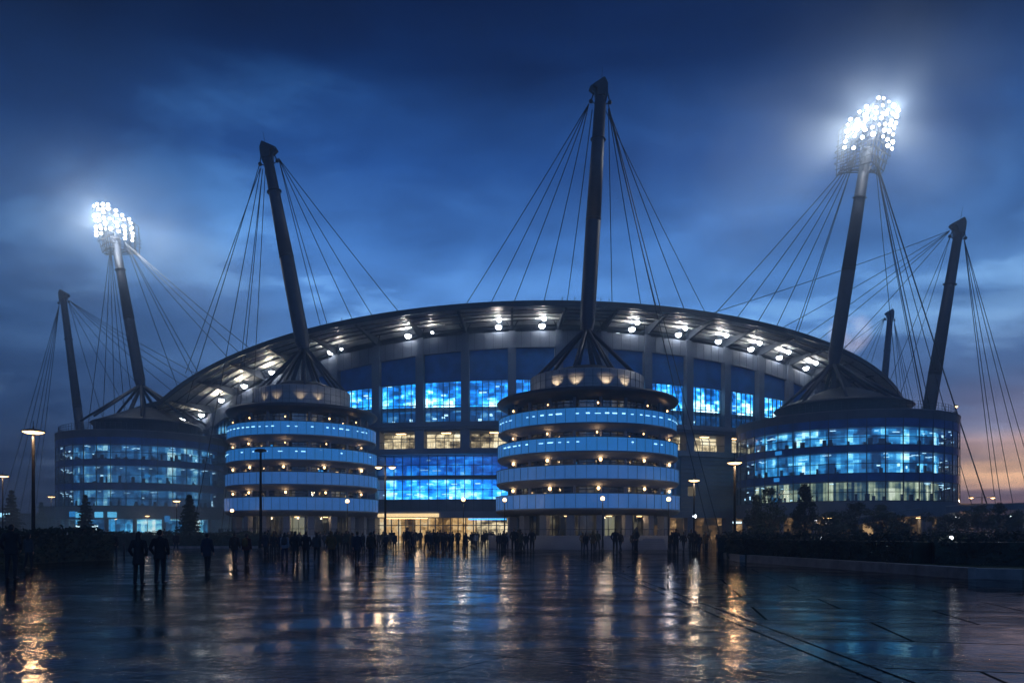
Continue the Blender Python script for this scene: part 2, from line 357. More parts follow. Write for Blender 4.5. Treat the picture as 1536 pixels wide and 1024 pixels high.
    gr = ramp(nt, [(0, (.16, .08, .09)), (.045, (.34, .16, .09)), (.075, (1.25, .70, .32)), (.10, (.80, .45, .26)), (.13, (.20, .14, .14)), (.18, (.05, .045, .06)), (.25, (0, 0, 0))])
    mps = N(nt, 'ShaderNodeMapping'); mps.inputs['Scale'].default_value = (3.0, 3.0, 26); L(nt, nr, 0, mps, 'Vector')
    n2 = N(nt, 'ShaderNodeTexNoise'); n2.inputs['Scale'].default_value = 1.1; n2.inputs['Detail'].default_value = 6; L(nt, mps, 0, n2, 'Vector')
    zs = math_(nt, 'ADD', z, math_(nt, 'MULTIPLY_ADD', n2.outputs['Fac'], .07, -.035)); nt.links.new(zs, gr.inputs[0])
    st = ramp(nt, [(.40, (.22,)*3), (.58, (1, 1, 1))]); L(nt, n2, 'Fac', st, 'Fac')
    gl = N(nt, 'ShaderNodeMix', data_type='RGBA', blend_type='MULTIPLY'); gl.inputs[0].default_value = 1
    L(nt, gr, 'Color', gl, 6); L(nt, st, 'Color', gl, 7)
    gs = N(nt, 'ShaderNodeVectorMath', operation='SCALE'); L(nt, gl, 2, gs, 0); nt.links.new(math_(nt, 'MULTIPLY', ga, 1.7), gs.inputs['Scale'])
    # small lit cloud
    d0 = P(1275, 508, 1).normalized() if False else Vector((507, 1100, 297)).normalized()
    dt = N(nt, 'ShaderNodeVectorMath', operation='DOT_PRODUCT'); L(nt, nr, 0, dt, 0); dt.inputs[1].default_value = d0
    sm = N(nt, 'ShaderNodeMapRange'); sm.inputs['From Min'].default_value = .9996; sm.inputs['From Max'].default_value = 1.0; sm.interpolation_type = 'SMOOTHSTEP'; L(nt, dt, 'Value', sm, 0)
    n3 = N(nt, 'ShaderNodeTexNoise'); n3.inputs['Scale'].default_value = 22; n3.inputs['Detail'].default_value = 5; L(nt, nr, 0, n3, 'Vector')
    blob = math_(nt, 'MULTIPLY', sm.outputs[0], math_(nt, 'MULTIPLY_ADD', n3.outputs['Fac'], 6.0, -2.7))
    bs = N(nt, 'ShaderNodeVectorMath', operation='SCALE'); bs.inputs[0].default_value = (.62, .46, .36); nt.links.new(math_(nt, 'MAXIMUM', blob, 0), bs.inputs['Scale'])
    a1 = N(nt, 'ShaderNodeVectorMath', operation='ADD'); L(nt, m2, 2, a1, 0); L(nt, gs, 0, a1, 1)
    a2 = N(nt, 'ShaderNodeVectorMath', operation='ADD'); L(nt, a1, 0, a2, 0); L(nt, bs, 0, a2, 1)
    bg = N(nt, 'ShaderNodeBackground'); L(nt, a2, 0, bg, 0); bg.inputs[1].default_value = SKY
    bg2 = N(nt, 'ShaderNodeBackground'); L(nt, sky, 0, bg2, 0); bg2.inputs[1].default_value = .0012
    ad = N(nt, 'ShaderNodeAddShader'); L(nt, bg, 0, ad, 0); L(nt, bg2, 0, ad, 1)
    L(nt, ad, 0, out, 'Surface')
SKY = .88
build_world()
sl = bpy.data.lights.new('sun', 'SUN'); sl.energy = .04; sl.angle = math.radians(2); sl.color = (1, .6, .4)
so = bpy.data.objects.new('sun', sl); C.objects.link(so)
sd = Vector((math.sin(math.radians(48)), math.cos(math.radians(48)), math.tan(math.radians(3)))); so.rotation_mode = 'QUATERNION'; so.rotation_quaternion = sd.to_track_quat('Z', 'Y')

# ------------------------------------------------------------------ ground
mb = MB(); mb.quad((-1500, -60, 0), (1500, -60, 0), (1500, 2200, 0), (-1500, 2200, 0)); mb.build('ground', M['asphalt'], kind='structure')
mb = MB(); mb.quad((4.48, -20, .004), (60, -20, .004), (60, 66, .004), (4.48, 66, .004)); mb.build('pavement', M['slabs'], kind='structure')
mb = MB()
y = -6.0
while y < 64:
    mb.box(4.02, 4.12, y, y+2.96, -.02, .012); mb.box(4.38, 4.47, y, y+2.96, -.02, .016); y += 3.0
mb.build('kerb', M['wetkerb'], kind='structure')
mb = MB(); mb.quad((4.12, -8, .0045), (4.38, -8, .0045), (4.38, 64, .0045), (4.12, 64, .0045)); mb.build('drain_channel', M['wetkerb'], kind='structure')  # drainage channel between the two kerb lines

# ================================================================== STADIUM
RIM = Ring(0, 170, 83, 73)
outl = [(240,597),(270,580),(300,565),(350,534),(400,510),(450,491),(520,478),(600,468),(700,458),(768,455),(830,454),(950,458),(1070,470),(1130,480),(1180,492),(1240,512),(1290,538),(1330,568),(1355,598)]
def fit_rim():
    ts, zs = [], []
    tt = np.linspace(-1.35, 1.35, 2000)
    X = 83*np.sin(tt); Y = 170-73*np.cos(tt); px = CX + X/Y*F
    for a, b in outl:
        i = int(np.argmin(np.abs(px-a)))
        ts.append(tt[i]); zs.append(CZ + (HY-b)*Y[i]/F)
    c = np.polyfit(ts, zs, 4); return c, min(ts), max(ts)
RC, RT0, RT1 = fit_rim()
def zr(t):
    t = (t+PI) % (2*PI) - PI
    if abs(t) > PI/2: t = math.copysign(PI-abs(t), t)
    return float(np.polyval(RC, min(max(t, RT0), RT1)))
# equal arc length bays along the wall line
def arc_table(step):
    res = {0: 0.0}
    for sgn in (1, -1):
        t = 0.0; acc = 0.0; k = 0; dt = .0008
        prev = RIM.p(0, 7.5, 0)
        while abs(t) < 2.3:
            t += sgn*dt; cur = RIM.p(t, 7.5, 0); acc += (cur-prev).length; prev = cur
            if acc >= step: k += sgn; res[k] = t; acc -= step
    return res
TB = arc_table(6.6)
KS = [k for k in sorted(TB) if -17 <= k <= 20]
stad = empty('stadium', (0, 170, 0), 'vast oval stadium bowl with overhanging floodlit roof rim and blue glowing windows', 'stadium')
def part(mb, name, mat, parent=None, **kw):
    o = mb.build(name, M[mat] if isinstance(mat, str) else mat, parent or stad, **kw)
    return loc(o, stad)
TA, TZ = TB[KS[0]], TB[KS[-1]]
# roof: soffit, fascia, top
mb = MB(); n = 220
for i in range(n):
    a = -PI + 2*PI*i/n; b = -PI + 2*PI*(i+1)/n
    za, zb = zr(a), zr(b)
    cols = [(0, .0), (.0, .45), (3, .9), (12, 2.2), (38, 3.4), (38, 2.6), (9, -.05)]
    for (o0, h0), (o1, h1) in zip(cols[:-1], cols[1:]):
        mb.quad(RIM.p(a, o0, za+h0-.45), RIM.p(b, o0, zb+h0-.45), RIM.p(b, o1, zb+h1-.45), RIM.p(a, o1, za+h1-.45))
roof = part(mb, 'roof', 'roofdark')
mb = MB()
for i in range(n):
    a = -PI + 2*PI*i/n; b = -PI + 2*PI*(i+1)/n
    za, zb = zr(a), zr(b)
    mb.quad(RIM.p(a, .12, za-.46), RIM.p(b, .12, zb-.46), RIM.p(b, 9, zb-.52), RIM.p(a, 9, za-.52))
part(mb, 'soffit', 'soffit', roof)
# soffit seams and purlins
mb = MB()
for o_ in (1.6, 3.2, 4.8, 6.4):
    RIM.box(mb, TA, TZ, o_, o_+.14, lambda t: zr(t)-.66, lambda t: zr(t)-.53, 180)
part(mb, 'purlin', 'steel', roof)
mb = MB(); RIM.box(mb, -1.6, 1.7, -.12, .1, lambda t: zr(t)-.62, lambda t: zr(t)+.12, 200); part(mb, 'fascia', 'darksteel', roof)
# upper wall band under the gap
WT = lambda t: zr(t)-1.9      # wall top
PT = lambda t: zr(t)-4.2      # panel top
mb = MB(); RIM.box(mb, -PI*.62, PI*.62, 7.4, 8.4, lambda t: PT(t), WT, 240)
uw = part(mb, 'wall', 'facade')
# joints on the upper band
mb = MB()
for i in range(len(KS)-1):
    t0, t1 = TB[KS[i]], TB[KS[i+1]]
    for q in range(1, 5):
        t = t0+(t1-t0)*q/5; RIM.box(mb, t-.0003, t+.0003, 7.37, 7.41, lambda t: PT(t)+.05, lambda t: WT(t)-.05)
merge(uw, mb, M['darksteel'], stad.location)
# back wall of the gap (dark stands inside) and the concourse rail
mb = MB(); RIM.wall(mb, TA, TZ, 14.5, 22, lambda t: zr(t)-.5, 160); part(mb, 'rear_wall', 'darkclad')
mb = MB(); RIM.box(mb, -1.6, 1.7, 8.4, 15, lambda t: WT(t)-.35, lambda t: WT(t)-.2, 160); part(mb, 'gallery_floor', 'concrete')
mb = MB()
RIM.box(mb, TA, TZ, 7.6, 7.66, lambda t: WT(t)+.55, lambda t: WT(t)+.62, 180)
for k in KS[:-1]:
    for q in range(5):
        t = TB[k]+(TB[k+1]-TB[k])*q/5; a = RIM.p(t, 7.63, WT(t)); mb.tube(a, a+Vector((0, 0, .6)), .03, n=4)
part(mb, 'railing', 'steel')
# columns, fins
for k in KS:
    t = TB[k]; w = .0075
    mb = MB(); RIM.box(mb, t-w, t+w, 6.9, 8.2, 16.2, PT(t)+.02); part(mb, 'column', 'facade')
    mb = MB(); RIM.box(mb, t-w*.8, t+w*.8, 7.15, 7.45, lambda t: PT(t)+.02, lambda t: WT(t)+.12); part(mb, 'pilaster', 'facade')
    mb = MB()
    e = .0022
    zt = zr(t)
    pr = [(7.5, WT(t)+.1), (7.0, WT(t)+.15), (4.2, zt-1.15), (.9, zt-.62), (.9, zt-.5), (7.9, zt-.55), (7.9, WT(t)+.1)]
    kk = len(mb.v)
    for dt in (-e, e):
        for o_, z in pr: mb.v.append(tuple(RIM.p(t+dt, o_, z)))
    m = len(pr); mb.face([kk+i for i in range(m)]); mb.face([kk+m+i for i in range(m)][::-1])
    for i in range(m):
        j = (i+1) % m; mb.face((kk+i, kk+m+i, kk+m+j, kk+j))
    rib = part(mb, 'rib', 'steel')
    mb = MB()
    for dt in (-.011, .011):
        mb.tube(RIM.p(t, 7.6, WT(t)+.1), RIM.p(t+dt, 6.6, zt-.55), .07, n=5)
        mb.tube(RIM.p(t+dt, 9.2, WT(t)+.1), RIM.p(t, 7.6, zt-.55), .06, n=5)
    part(mb, 'strut', 'steel', rib)
# bays: blue cladding over tall windows
rnd = random.Random(3)
for k in KS[:-1]:
    t0, t1 = TB[k]+.0075, TB[k+1]-.0075
    wz1 = lambda t: 19.9+(PT(t)-19.9)*.44
    mb = MB(); RIM.box(mb, t0, t1, 7.8, 8.1, lambda t: wz1(t), lambda t: PT(t), 3); part(mb, 'cladding', 'blueclad')
    fr = MB(); nm = 6
    for q in range(nm+1):
        t = t0+(t1-t0)*q/nm; RIM.box(fr, t-.0006, t+.0006, 7.72, 7.86, 17.3, wz1)
    for z0 in (17.3, 19.75): RIM.box(fr, t0, t1, 7.74, 7.84, z0, z0+.1, 3)
    RIM.box(fr, t0, t1, 7.70, 7.82, lambda t: wz1(t)-.06, lambda t: wz1(t)+.06, 3)
    win = part(fr, 'window', 'mullion')
    mb = MB(); RIM.wall(mb, t0, t1, 7.83, 19.85, wz1, 3); part(mb, 'pane', 'glass', win)
    mb = MB(); RIM.wall(mb, t0, t1, 7.83, 17.4, 19.75, 3); part(mb, 'pane', 'glass', win)
    # ceiling strips and lit things inside
    mb = MB()
    for q in range(rnd.randint(2, 5)):
        t = t0+(t1-t0)*rnd.uniform(.1, .9); z = rnd.uniform(19.9, 22.9); o_ = rnd.uniform(8.6, 10.5); w = rnd.uniform(.002, .006)
        RIM.box(mb, t-w, t+w, o_, o_+.3, z, z+rnd.uniform(.06, .2))
    for q in range(rnd.randint(0, 3)):
        t = t0+(t1-t0)*rnd.uniform(.1, .9); z = rnd.uniform(17.6, 18.8); w = rnd.uniform(.0015, .004)
        RIM.box(mb, t-w, t+w, 9.0, 9.3, z, z+rnd.uniform(.15, .35))
    part(mb, 'ceiling_light', 'lamp_white', win)
mb = MB(); RIM.wall(mb, TA, TZ, 11.0, 19.6, lambda t: PT(t)-1, 160); part(mb, 'hall_wall', 'int_blue')
mb = MB(); RIM.wall(mb, TA, TZ, 10.8, 16.6, 19.6, 160); part(mb, 'hall_dado', 'int_bluedim')
mb = MB(); RIM.box(mb, TA, TZ, 8.2, 11.2, 19.45, 19.6, 160); part(mb, 'hall_floor', 'concrete')
mb = MB(); RIM.box(mb, TA, TZ, 6.6, 8.6, 16.2, 17.3, 160); RIM.box(mb, TA, TZ, 6.3, 6.62, 16.55, 16.8, 160); part(mb, 'ledge', 'facade')
# terrace: recessed balcony with warm rooms behind, all along
mb = MB(); RIM.box(mb, TA, TZ, 6.5, 11.5, 12.7, 13.5, 160); part(mb, 'ledge', 'facade')
mb = MB(); RIM.wall(mb, TB[-6], TB[8], 10.8, 13.5, 16.2, 60); part(mb, 'terrace_wall', 'int_terrace')
mb = MB(); RIM.wall(mb, TA, TB[-6], 8.6, 13.5, 16.2, 60); part(mb, 'terrace_wall', 'darkclad'); mb = MB(); RIM.wall(mb, TB[8], TZ, 8.6, 13.5, 16.2, 60); part(mb, 'terrace_wall', 'darkclad')
mb = MB(); RIM.box(mb, TA, TZ, 7.2, 11.2, 16.0, 16.18, 120); part(mb, 'terrace_ceiling', 'concrete')
for k in range(-6, 9):
    t = TB[k]; mb = MB(); RIM.box(mb, t-.009, t+.009, 6.85, 8.6, 13.5, 16.2); part(mb, 'pier', 'facade')
    if k == 8: break
    t0, t1 = TB[k]+.009, TB[k+1]-.009
    mb = MB()
    RIM.box(mb, t0, t1, 6.95, 7.0, 14.45, 14.52, 3)
    for q in range(14):
        t = t0+(t1-t0)*(q+.5)/14; a = RIM.p(t, 6.98, 13.5); mb.tube(a, a+Vector((0, 0, .98)), .02, n=4)
    part(mb, 'railing', 'mullion')
    mb = MB()
    for q in (1, 2, 3):
        t = t0+(t1-t0)*q/4
        pts = [RIM.p(t, 8.6, 13.5), RIM.p(t, 8.6, 15.2), RIM.p(t, 8.9, 15.7), RIM.p(t, 10.2, 16.0)]
        for a, b in zip(pts[:-1], pts[1:]): mb.tube(a, b, .06, n=4)
    RIM.box(mb, t0, t1, 8.57, 8.65, 15.15, 15.25, 3)
    fr = part(mb, 'window', 'mullion')
    mb = MB(); t = (t0+t1)/2+rnd.uniform(-.01, .01); RIM.box(mb, t-.009, t+.009, 8.8, 9.3, 15.9, 15.97); part(mb, 'ceiling_light', 'lamp_warm', fr)
# lower facade: great blue curtain wall between the two ramp towers
def curtain(t0, t1, z0, z1, mid, nm, intmat, glass='glass', off=6.9, depth=3.0, u0=0):
    fr = MB()
    for q in range(nm+1):
        t = t0+(t1-t0)*q/nm; RIM.box(fr, t-.0005, t+.0005, off-.1, off+.08, z0, z1)
    for z in [z0, z1-.08]+list(mid): RIM.box(fr, t0, t1, off-.08, off+.06, z, z+.08, max(3, nm//2))
    w = part(fr, 'window', 'mullion')
    mb = MB(); RIM.wall(mb, t0, t1, off, z0, z1, max(3, nm//2)); part(mb, 'pane', glass, w)
    mb = MB(); RIM.wall(mb, t0, t1, off+depth, z0, z1, max(3, nm//2), u0); part(mb, 'lit_room', intmat, w)
    return w
cl, cr_ = TB[-3]+.004, TB[0]-.003
curtain(cl, cr_, 9.6, 12.6, [11.1], 15, 'int_bluegrand', 'glassdark')
w = curtain(cl, cr_, 6.2, 9.2, [7.6], 15, 'int_bluegrand')
mb = MB()
for q in range(14):
    t = rnd.uniform(cl+.01, cr_-.01); z = rnd.choice([8.5, 8.45, 6.9, 7.0, 11.9, 10.4, 10.5]); ww = rnd.uniform(.003, .010)
    RIM.box(mb, t-ww, t+ww, 7.8, 8.3, z, z+rnd.choice([.08, .1, .3 if z < 8 else .08]))
part(mb, 'ceiling_light', 'lamp_white', w)
mb = MB(); RIM.box(mb, cl, cr_, 6.8, 9.9, 9.2, 9.6, 20); part(mb, 'spandrel', 'darkclad')
mb = MB(); RIM.box(mb, cl, cr_, 6.8, 9.9, 4.5, 6.2, 20); sp_ = part(mb, 'spandrel', 'darkclad')
mb = MB()
for q in range(16):
    t = cl+(cr_-cl)*q/15; RIM.box(mb, t-.0004, t+.0004, 6.76, 6.8, 4.5, 6.2)
merge(sp_, mb, M['darksteel'], stad.location)
mb = MB(); RIM.box(mb, TB[-3]-.02, TB[1], 4.6, 9, 3.6, 4.5, 30); part(mb, 'canopy', 'facade')
for tt_ in (TB[-3]-.004, TB[0]+.005):
    mb = MB(); RIM.box(mb, tt_-.006, tt_+.006, 6.5, 8, 0, 12.7); part(mb, 'pier', 'facade')
# entrance doors
mb = MB(); RIM.wall(mb, TB[-3], TB[-1]+.02, 8.4, .0, 3.6, 24); part(mb, 'lobby_wall', 'int_warm')
mb = MB(); RIM.wall(mb, TB[-1]+.02, TB[0]+.01, 8.4, .0, 3.6, 24); part(mb, 'lobby_wall', 'int_terrace')
for q in range(9):
    ta = TB[-3]+(TB[0]-TB[-3])*q/9; tb_ = TB[-3]+(TB[0]-TB[-3])*(q+1)/9
    mb = MB()
    for t in (ta, (ta+tb_)/2): RIM.box(mb, t-.0009, t+.0009, 7.5, 7.62, 0, 3.6)
    RIM.box(mb, ta, tb_, 7.48, 7.6, 2.5, 2.62, 2)
    part(mb, 'door', 'mullion')
mb = MB(); RIM.box(mb, TB[-3]+.02, TB[-2]+.045, 4.35, 4.62, 3.7, 4.2, 12); part(mb, 'canopy_glow_strip', emit('canopy_glow', (1, .72, .36), 1.1))  # added glowing strip for the warm light on the canopy front
mb = MB(); RIM.box(mb, TB[-1]+.01, TB[0]-.01, 5.2, 5.5, 3.3, 3.5, 6); part(mb, 'light_strip', emit('blue_strip', (.05, .4, 1), 2.2))
mb = MB(); RIM.box(mb, TB[-3]+.03, TB[-2]+.02, 5.6, 5.9, 3.5, 3.56, 6); part(mb, 'light_strip', 'lamp_warm')
plight('entrance_glow', RIM.p(TB[-2], 5.9, 3.2), 150, (1, .7, .4), .3, stad)
# side facades: dark lower walls left of the curtain wall and louvred grey on the other side
mb = MB(); RIM.box(mb, TA-.3, TB[-3]-.01, 7.0, 8.2, 0, 12.7, 60); part(mb, 'wall', 'darkclad')
mb = MB()
RIM.box(mb, TB[0]+.01, TB[3]-.01, 7.0, 8.2, 0, 12.7, 12)
part(mb, 'wall', 'darkclad')
t0, t1 = TB[4]-.02, TZ+.2
mb = MB(); RIM.box(mb, t0, t1, 7.2, 8.2, 4.6, 12.7, 60); part(mb, 'wall', 'concrete')
mb = MB(); z = 4.75
while z < 12.5:
    RIM.box(mb, t0, TB[7], 6.95, 7.2, z, z+.42, 20); z += .62
part(mb, 'louvre', 'facade')
curtain(TB[3]-.01, TB[4]-.02, 5.0, 12.3, [6.8, 8.6, 10.4], 5, 'int_office', 'glassdark', off=7.1, depth=2.5)
mb = MB(); RIM.box(mb, TB[3]+.012, TB[3]+.03, 7.0, 7.08, 9.5, 10.2); part(mb, 'window_light', 'bluewin')
mb = MB(); RIM.box(mb, TB[4]-.005, TB[4]+.012, 6.9, 6.94, 6.9, 8.3); part(mb, 'window_light', 'lamp_warm' if False else M['int_terrace'])
mb = MB(); RIM.box(mb, TB[3]-.01, TB[8], 6.3, 8.4, 3.7, 4.6, 30); part(mb, 'canopy', 'facade')
mb = MB(); RIM.wall(mb, TB[3]-.01, TB[8], 8.6, 0, 3.7, 30); part(mb, 'lobby_wall', 'int_dim')
for k in (4, 5, 6, 7):
    mb = MB(); RIM.box(mb, TB[k]-.008, TB[k]+.008, 6.6, 7.6, 0, 3.7); part(mb, 'pier', 'facade')
mb = MB(); RIM.box(mb, TB[5]+.02, TB[5]+.045, 7.7, 7.9, 2.9, 3.2); part(mb, 'ceiling_light', 'lamp_white')
# roof lamps: fixtures hung under the soffit
lamps_px = [280, 308, 338, 372, 413, 500, 516, 615, 650, 748, 812, 945, 1014, 1073, 1121, 1163, 1203]
def t_for_px(px, off):
    best = min((abs(CX + RIM.p(t, off, 0).x/RIM.p(t, off, 0).y*F - px), t) for t in np.linspace(-1.3, 1.3, 2601)); return float(best[1])
for i, px in enumerate(lamps_px):
    t = t_for_px(px, 7.6); zt = zr(t)
    big = px not in (650, 516)
    r = .44 if big else .2
    c = RIM.p(t, 6.9, zt-1.25)
    mb = MB(); mb.tube(c+Vector((0, 0, .22)), c+Vector((0, 0, .75)), .05, n=5); mb.lathe(c, [(.02, .5), (r*.9, .38), (r*1.15, .12), (r*1.15, .02)], 12)
    fx = part(mb, 'roof_lamp', 'steel')
    mb = MB(); mb.ball(c, r, 12); part(mb, 'bulb', 'flood', fx)
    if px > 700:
        c2 = RIM.p(t+.002, 5.3, zt-.78); mb = MB(); mb.ball(c2, r*.7, 10); part(mb, 'bulb', 'flood', fx)  # added glowing ball for the lamp's reflection on the soffit
    q_ = c+Vector((0, -.8, -.1)); o = slight('roof_lamp_light', q_, q_+Vector((0, -.35, 1)), 430 if big else 110, (1, .93, .82) if px > 420 else (1, .84, .62), 168, .5, .12, stad)
for k in KS[:-1]:
    if rnd.random() < .7:
        t = TB[k]+(TB[k+1]-TB[k])*rnd.uniform(.25, .8); w = rnd.uniform(.002, .006)
        mb = MB(); RIM.box(mb, t-w, t+w, 9.5, 9.8, WT(t)+.1, WT(t)+rnd.uniform(.35, .7)); part(mb, 'window_light', emit('gallery_light', (.8, .9, 1), 1.6) if 'gallery_light' not in MATS else MATS['gallery_light'])
for px in (843, 862, 901, 913, 512):
    t = t_for_px(px, 1.5); a = RIM.p(t, 1.5, zr(t)); mb = MB(); mb.tube(a, a+Vector((0, 0, 1.15)), .045, .02, n=5); mb.tube(a+Vector((-.0, 0, .9)), a+Vector((.16, 0, .9)), .03, n=4); part(mb, 'antenna', 'darksteel')

# ================================================================== RAMP TOWERS
def ramp_tower(px, Y, sx, sz, label, seed):
    X = GX(px, Y); root = empty('ramp_tower', (X, Y, 0), label, 'tower', 'spiral ramp towers')
    R = Ring(0, 0, 0, 0); rn = random.Random(seed)
    class RR(Ring):
        pass
    ring = Ring(0, 0, 0, 0)
    def pt(t, r, z): return Vector((r*sx*math.sin(t), -r*sx*math.cos(t), z*sz))
    ring.p = lambda t, off, z: pt(t, -off, z)     # off = -radius
    def bx(mb, t0, t1, r0, r1, z0, z1, n=1): Ring.box(ring, mb, t0, t1, -r1, -r0, z0, z1, n)
    def wl(mb, t0, t1, r, z0, z1, n=8): Ring.wall(ring, mb, t0, t1, -r, z0, z1, n)
    def pb(mb, name, mat, parent=None, **kw): return mb.build(name, M[mat], parent or root, **kw)
    FULL = 2*PI
    bands = [(11.85, 13.2, 9.3, True), (9.2, 10.45, 9.4, True), (6.6, 7.85, 9.5, False), (3.85, 5.2, 9.6, False)]
    for i, (z0, z1, r, led) in enumerate(bands):
        mb = MB(); bx(mb, -PI, PI, r-.14, r, z0, z1, 96)
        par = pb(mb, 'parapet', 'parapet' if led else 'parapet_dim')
        mb = MB()
        for q in range(60):
            t = -PI+q*FULL/60; bx(mb, t-.0016, t+.0016, r, r+.025, z0+.03, z1-.03)
        merge(par, mb, M['mullion'])
        mb = MB(); bx(mb, -PI, PI, r-.17, r+.06, z1, z1+.07, 96)
        pb(mb, 'handrail', 'steel', par)
        # slab with chamfered soffit
        mb = MB(); mb.lathe((0, 0, 0), [((r+.03)*sx, (z0-.14)*sz), ((r+.03)*sx, z0*sz), (7.0*sx, z0*sz)], 96)
        mb.lathe((0, 0, 0), [(7.0*sx, (z0-.62)*sz), ((r-.9)*sx, (z0-.62)*sz), ((r-.25)*sx, (z0-.40)*sz), ((r+.03)*sx, (z0-.14)*sz)], 96)
        pb(mb, 'slab', 'concrete')
        if led:
            for q in range(-14, 15):
                mb = MB()
                if rn.random() < (.78 if i == 0 else .45):
                    t = q*.095+rn.uniform(-.01, .01); w = rn.uniform(.010, .032)
                    bx(mb, t-w, t+w, r+.03, r+.05, z0+.78, z0+.78+rn.uniform(.05, .11))
                    pb(mb, 'light_strip', 'led', par)  # glowing dashes added for bright reflections along the band
    # core wall
    mb = MB(); mb.lathe((0, 0, 0), [(7.0*sx, 3.3*sz), (7.0*sx, 15*sz)], 64); pb(mb, 'core_wall', 'darkclad')
    floors = [(4.9, 6.0), (7.6, 8.6), (10.2, 11.25), (13.0, 14.3)]
    for i, (z0, z1) in enumerate(floors):
        mb = MB(); fr = MB()
        wl(mb, -1.25, 1.25, 7.25, z0-1.1, z1, 40)
        lr = pb(mb, 'lit_room', 'int_dim')
        for q in range(27):
            t = -1.3+q*.1; bx(fr, t-.004, t+.004, 7.5, 7.6, z0-1.1, z1)
        bx(fr, -1.3, 1.3, 7.5, 7.6, z1-.35, z1-.28, 40)
        w = pb(fr, 'window', 'mullion')
        mb = MB(); wl(mb, -1.3, 1.3, 7.53, z0-1.1, z1, 40); pb(mb, 'pane', 'glassdark', w)
    for q in range(-5, 6):
        t = q*.30+.06; mb = MB(); mb.tube(pt(t, 8.25, 3.2), pt(t, 8.25, 14.6), .16*sx, n=10); pb(mb, 'column', 'concrete')
    # lamps on the columns
    for i, zc in enumerate([5.75, 8.45, 11.0, 13.75]):
        for q in (-4, -2, -.1, 1.75, 4) if i < 3 else (-4, -2, -.1, 2, 3.5):
            t = q*.30+.06+rn.uniform(-.02, .02); c = pt(t, 8.55, zc)
            fxm = MB(); fxm.box(c.x-.09, c.x+.09, c.y-.02, c.y+.10, c.z-.2, c.z+.2); fx = pb(fxm, 'wall_lamp', 'steel')
            mb = MB(); mb.ball(c+Vector((0, -.12, 0)), (.085 if i > 1 else .14)*rn.uniform(.75, 1.15), 8, 1.2); pb(mb, 'bulb', 'lamp_warm', fx)
            if (i + int(q)) % 2 == 0 or i == 1: plight('wall_lamp_light', Vector((X, Y, 0))+c+Vector((0, -.45, 0)), 9, WARM, .08, root)
    for i in range(30):
        t = rn.uniform(-1.1, 1.1); z0, z1 = rn.choice(floors); w = rn.uniform(.008, .026)
        mb = MB(); bx(mb, t-w, t+w, 7.62, 7.66, z0-.3, z0+rn.uniform(.3, .7)) ; pb(mb, 'window_light', rn.choice(['int_warm', 'int_terrace', 'int_terrace', 'bluewin']))
    # roof slab lip
    mb = MB(); mb.lathe((0, 0, 0), [(7*sx, 14.35*sz), (8.6*sx, 14.4*sz), (9.35*sx, 14.75*sz), (9.5*sx, 15.0*sz), (9.3*sx, 15.2*sz), (5.9*sx, 15.45*sz), (.01, 15.5*sz)], 96); pb(mb, 'roof', 'roofdark')
    # drum with seams, ring and cap
    mb = MB(); mb.lathe((0, 0, 0), [(5.95*sx, 15.3*sz), (5.95*sx, 17.62*sz), (5.8*sx, 17.72*sz), (4.6*sx, 17.95*sz), (3.0*sx, 18.3*sz), (.01, 18.5*sz)], 72)
    dr = pb(mb, 'drum', 'drum')
    mb = MB()
    for q in range(44):
        t = q*FULL/44; bx(mb, t-.003, t+.003, 5.95, 5.975, 15.4, 17.6)
    for z in (16.1, 16.85): bx(mb, -PI, PI, 5.95, 5.97, z, z+.03, 72)
    merge(dr, mb, M['mullion'])
    mb = MB(); mb.lathe((0, 0, 0), [(4.7*sx, 17.98*sz), (2.6*sx, 18.7*sz), (.01, 19.1*sz)], 48); pb(mb, 'cone', 'roofdark', dr)
    for q in (-.62, -.28, .22, .58):
        c = pt(q, 6.5, 15.45)
        mb = MB(); mb.box(c.x-.12, c.x+.12, c.y-.1, c.y+.1, c.z-.12, c.z+.1); pb(mb, 'uplight', 'darksteel')
        slight('uplight_light', Vector((X, Y, 0))+pt(q, 6.7, 15.62), Vector((X, Y, 0))+pt(q, 5.9, 17.2), 300 if sx == 1 else 120, (1, .72, .42), 70, .9, .05, root)
    # ground floor: glazed lobby behind columns
    mb = MB(); wl(mb, -1.5, 1.5, 6.6, .9, 3.3, 50); pb(mb, 'lobby_wall', 'int_dim')
    mb = MB()
    for q in range(31):
        t = -1.5+q*.1; bx(mb, t-.004, t+.004, 6.9, 7.0, .9, 3.3)
    w = pb(mb, 'window', 'mullion'); mb = MB(); wl(mb, -1.5, 1.5, 6.93, .9, 3.3, 40); pb(mb, 'pane', 'glassdark', w)
    mb = MB(); bx(mb, .06, .30, 6.8, 6.85, 1.0, 3.1, 4); pb(mb, 'door', 'int_warm')
    for q in range(-4, 5):
        t = q*.33+.05; mb = MB(); bx(mb, t-.045, t+.045, 7.9, 8.6, .9, 3.45); pb(mb, 'pier', 'concrete')
    for q in (-.35, .18, .62):
        c = pt(q, 7.7, 3.15); mb = MB(); mb.box(c.x-.25, c.x+.25, c.y-.1, c.y+.1, c.z-.04, c.z); pb(mb, 'ceiling_light', 'lamp_warm')
        plight('lobby_light', Vector((X, Y, 0))+c+Vector((0, 0, -.15)), 22, (1, .68, .4), .1, root)
    # plinth with steps and rail
    mb = MB(); mb.lathe((0, 0, 0), [(10.4*sx, 0), (10.4*sx, 1.25), (10.1*sx, 1.3), (10.1*sx, .92), (6*sx, .92)], 72); pb(mb, 'plinth', 'concrete')
    mb = MB()
    bx(mb, -1.5, 1.5, 10.2, 10.26, 1.85, 1.9, 50)
    for q in range(61): t = -1.5+q*.05; a = pt(t, 10.23, 0); mb.tube((a.x, a.y, 1.25), (a.x, a.y, 1.88*sz), .025, n=4)
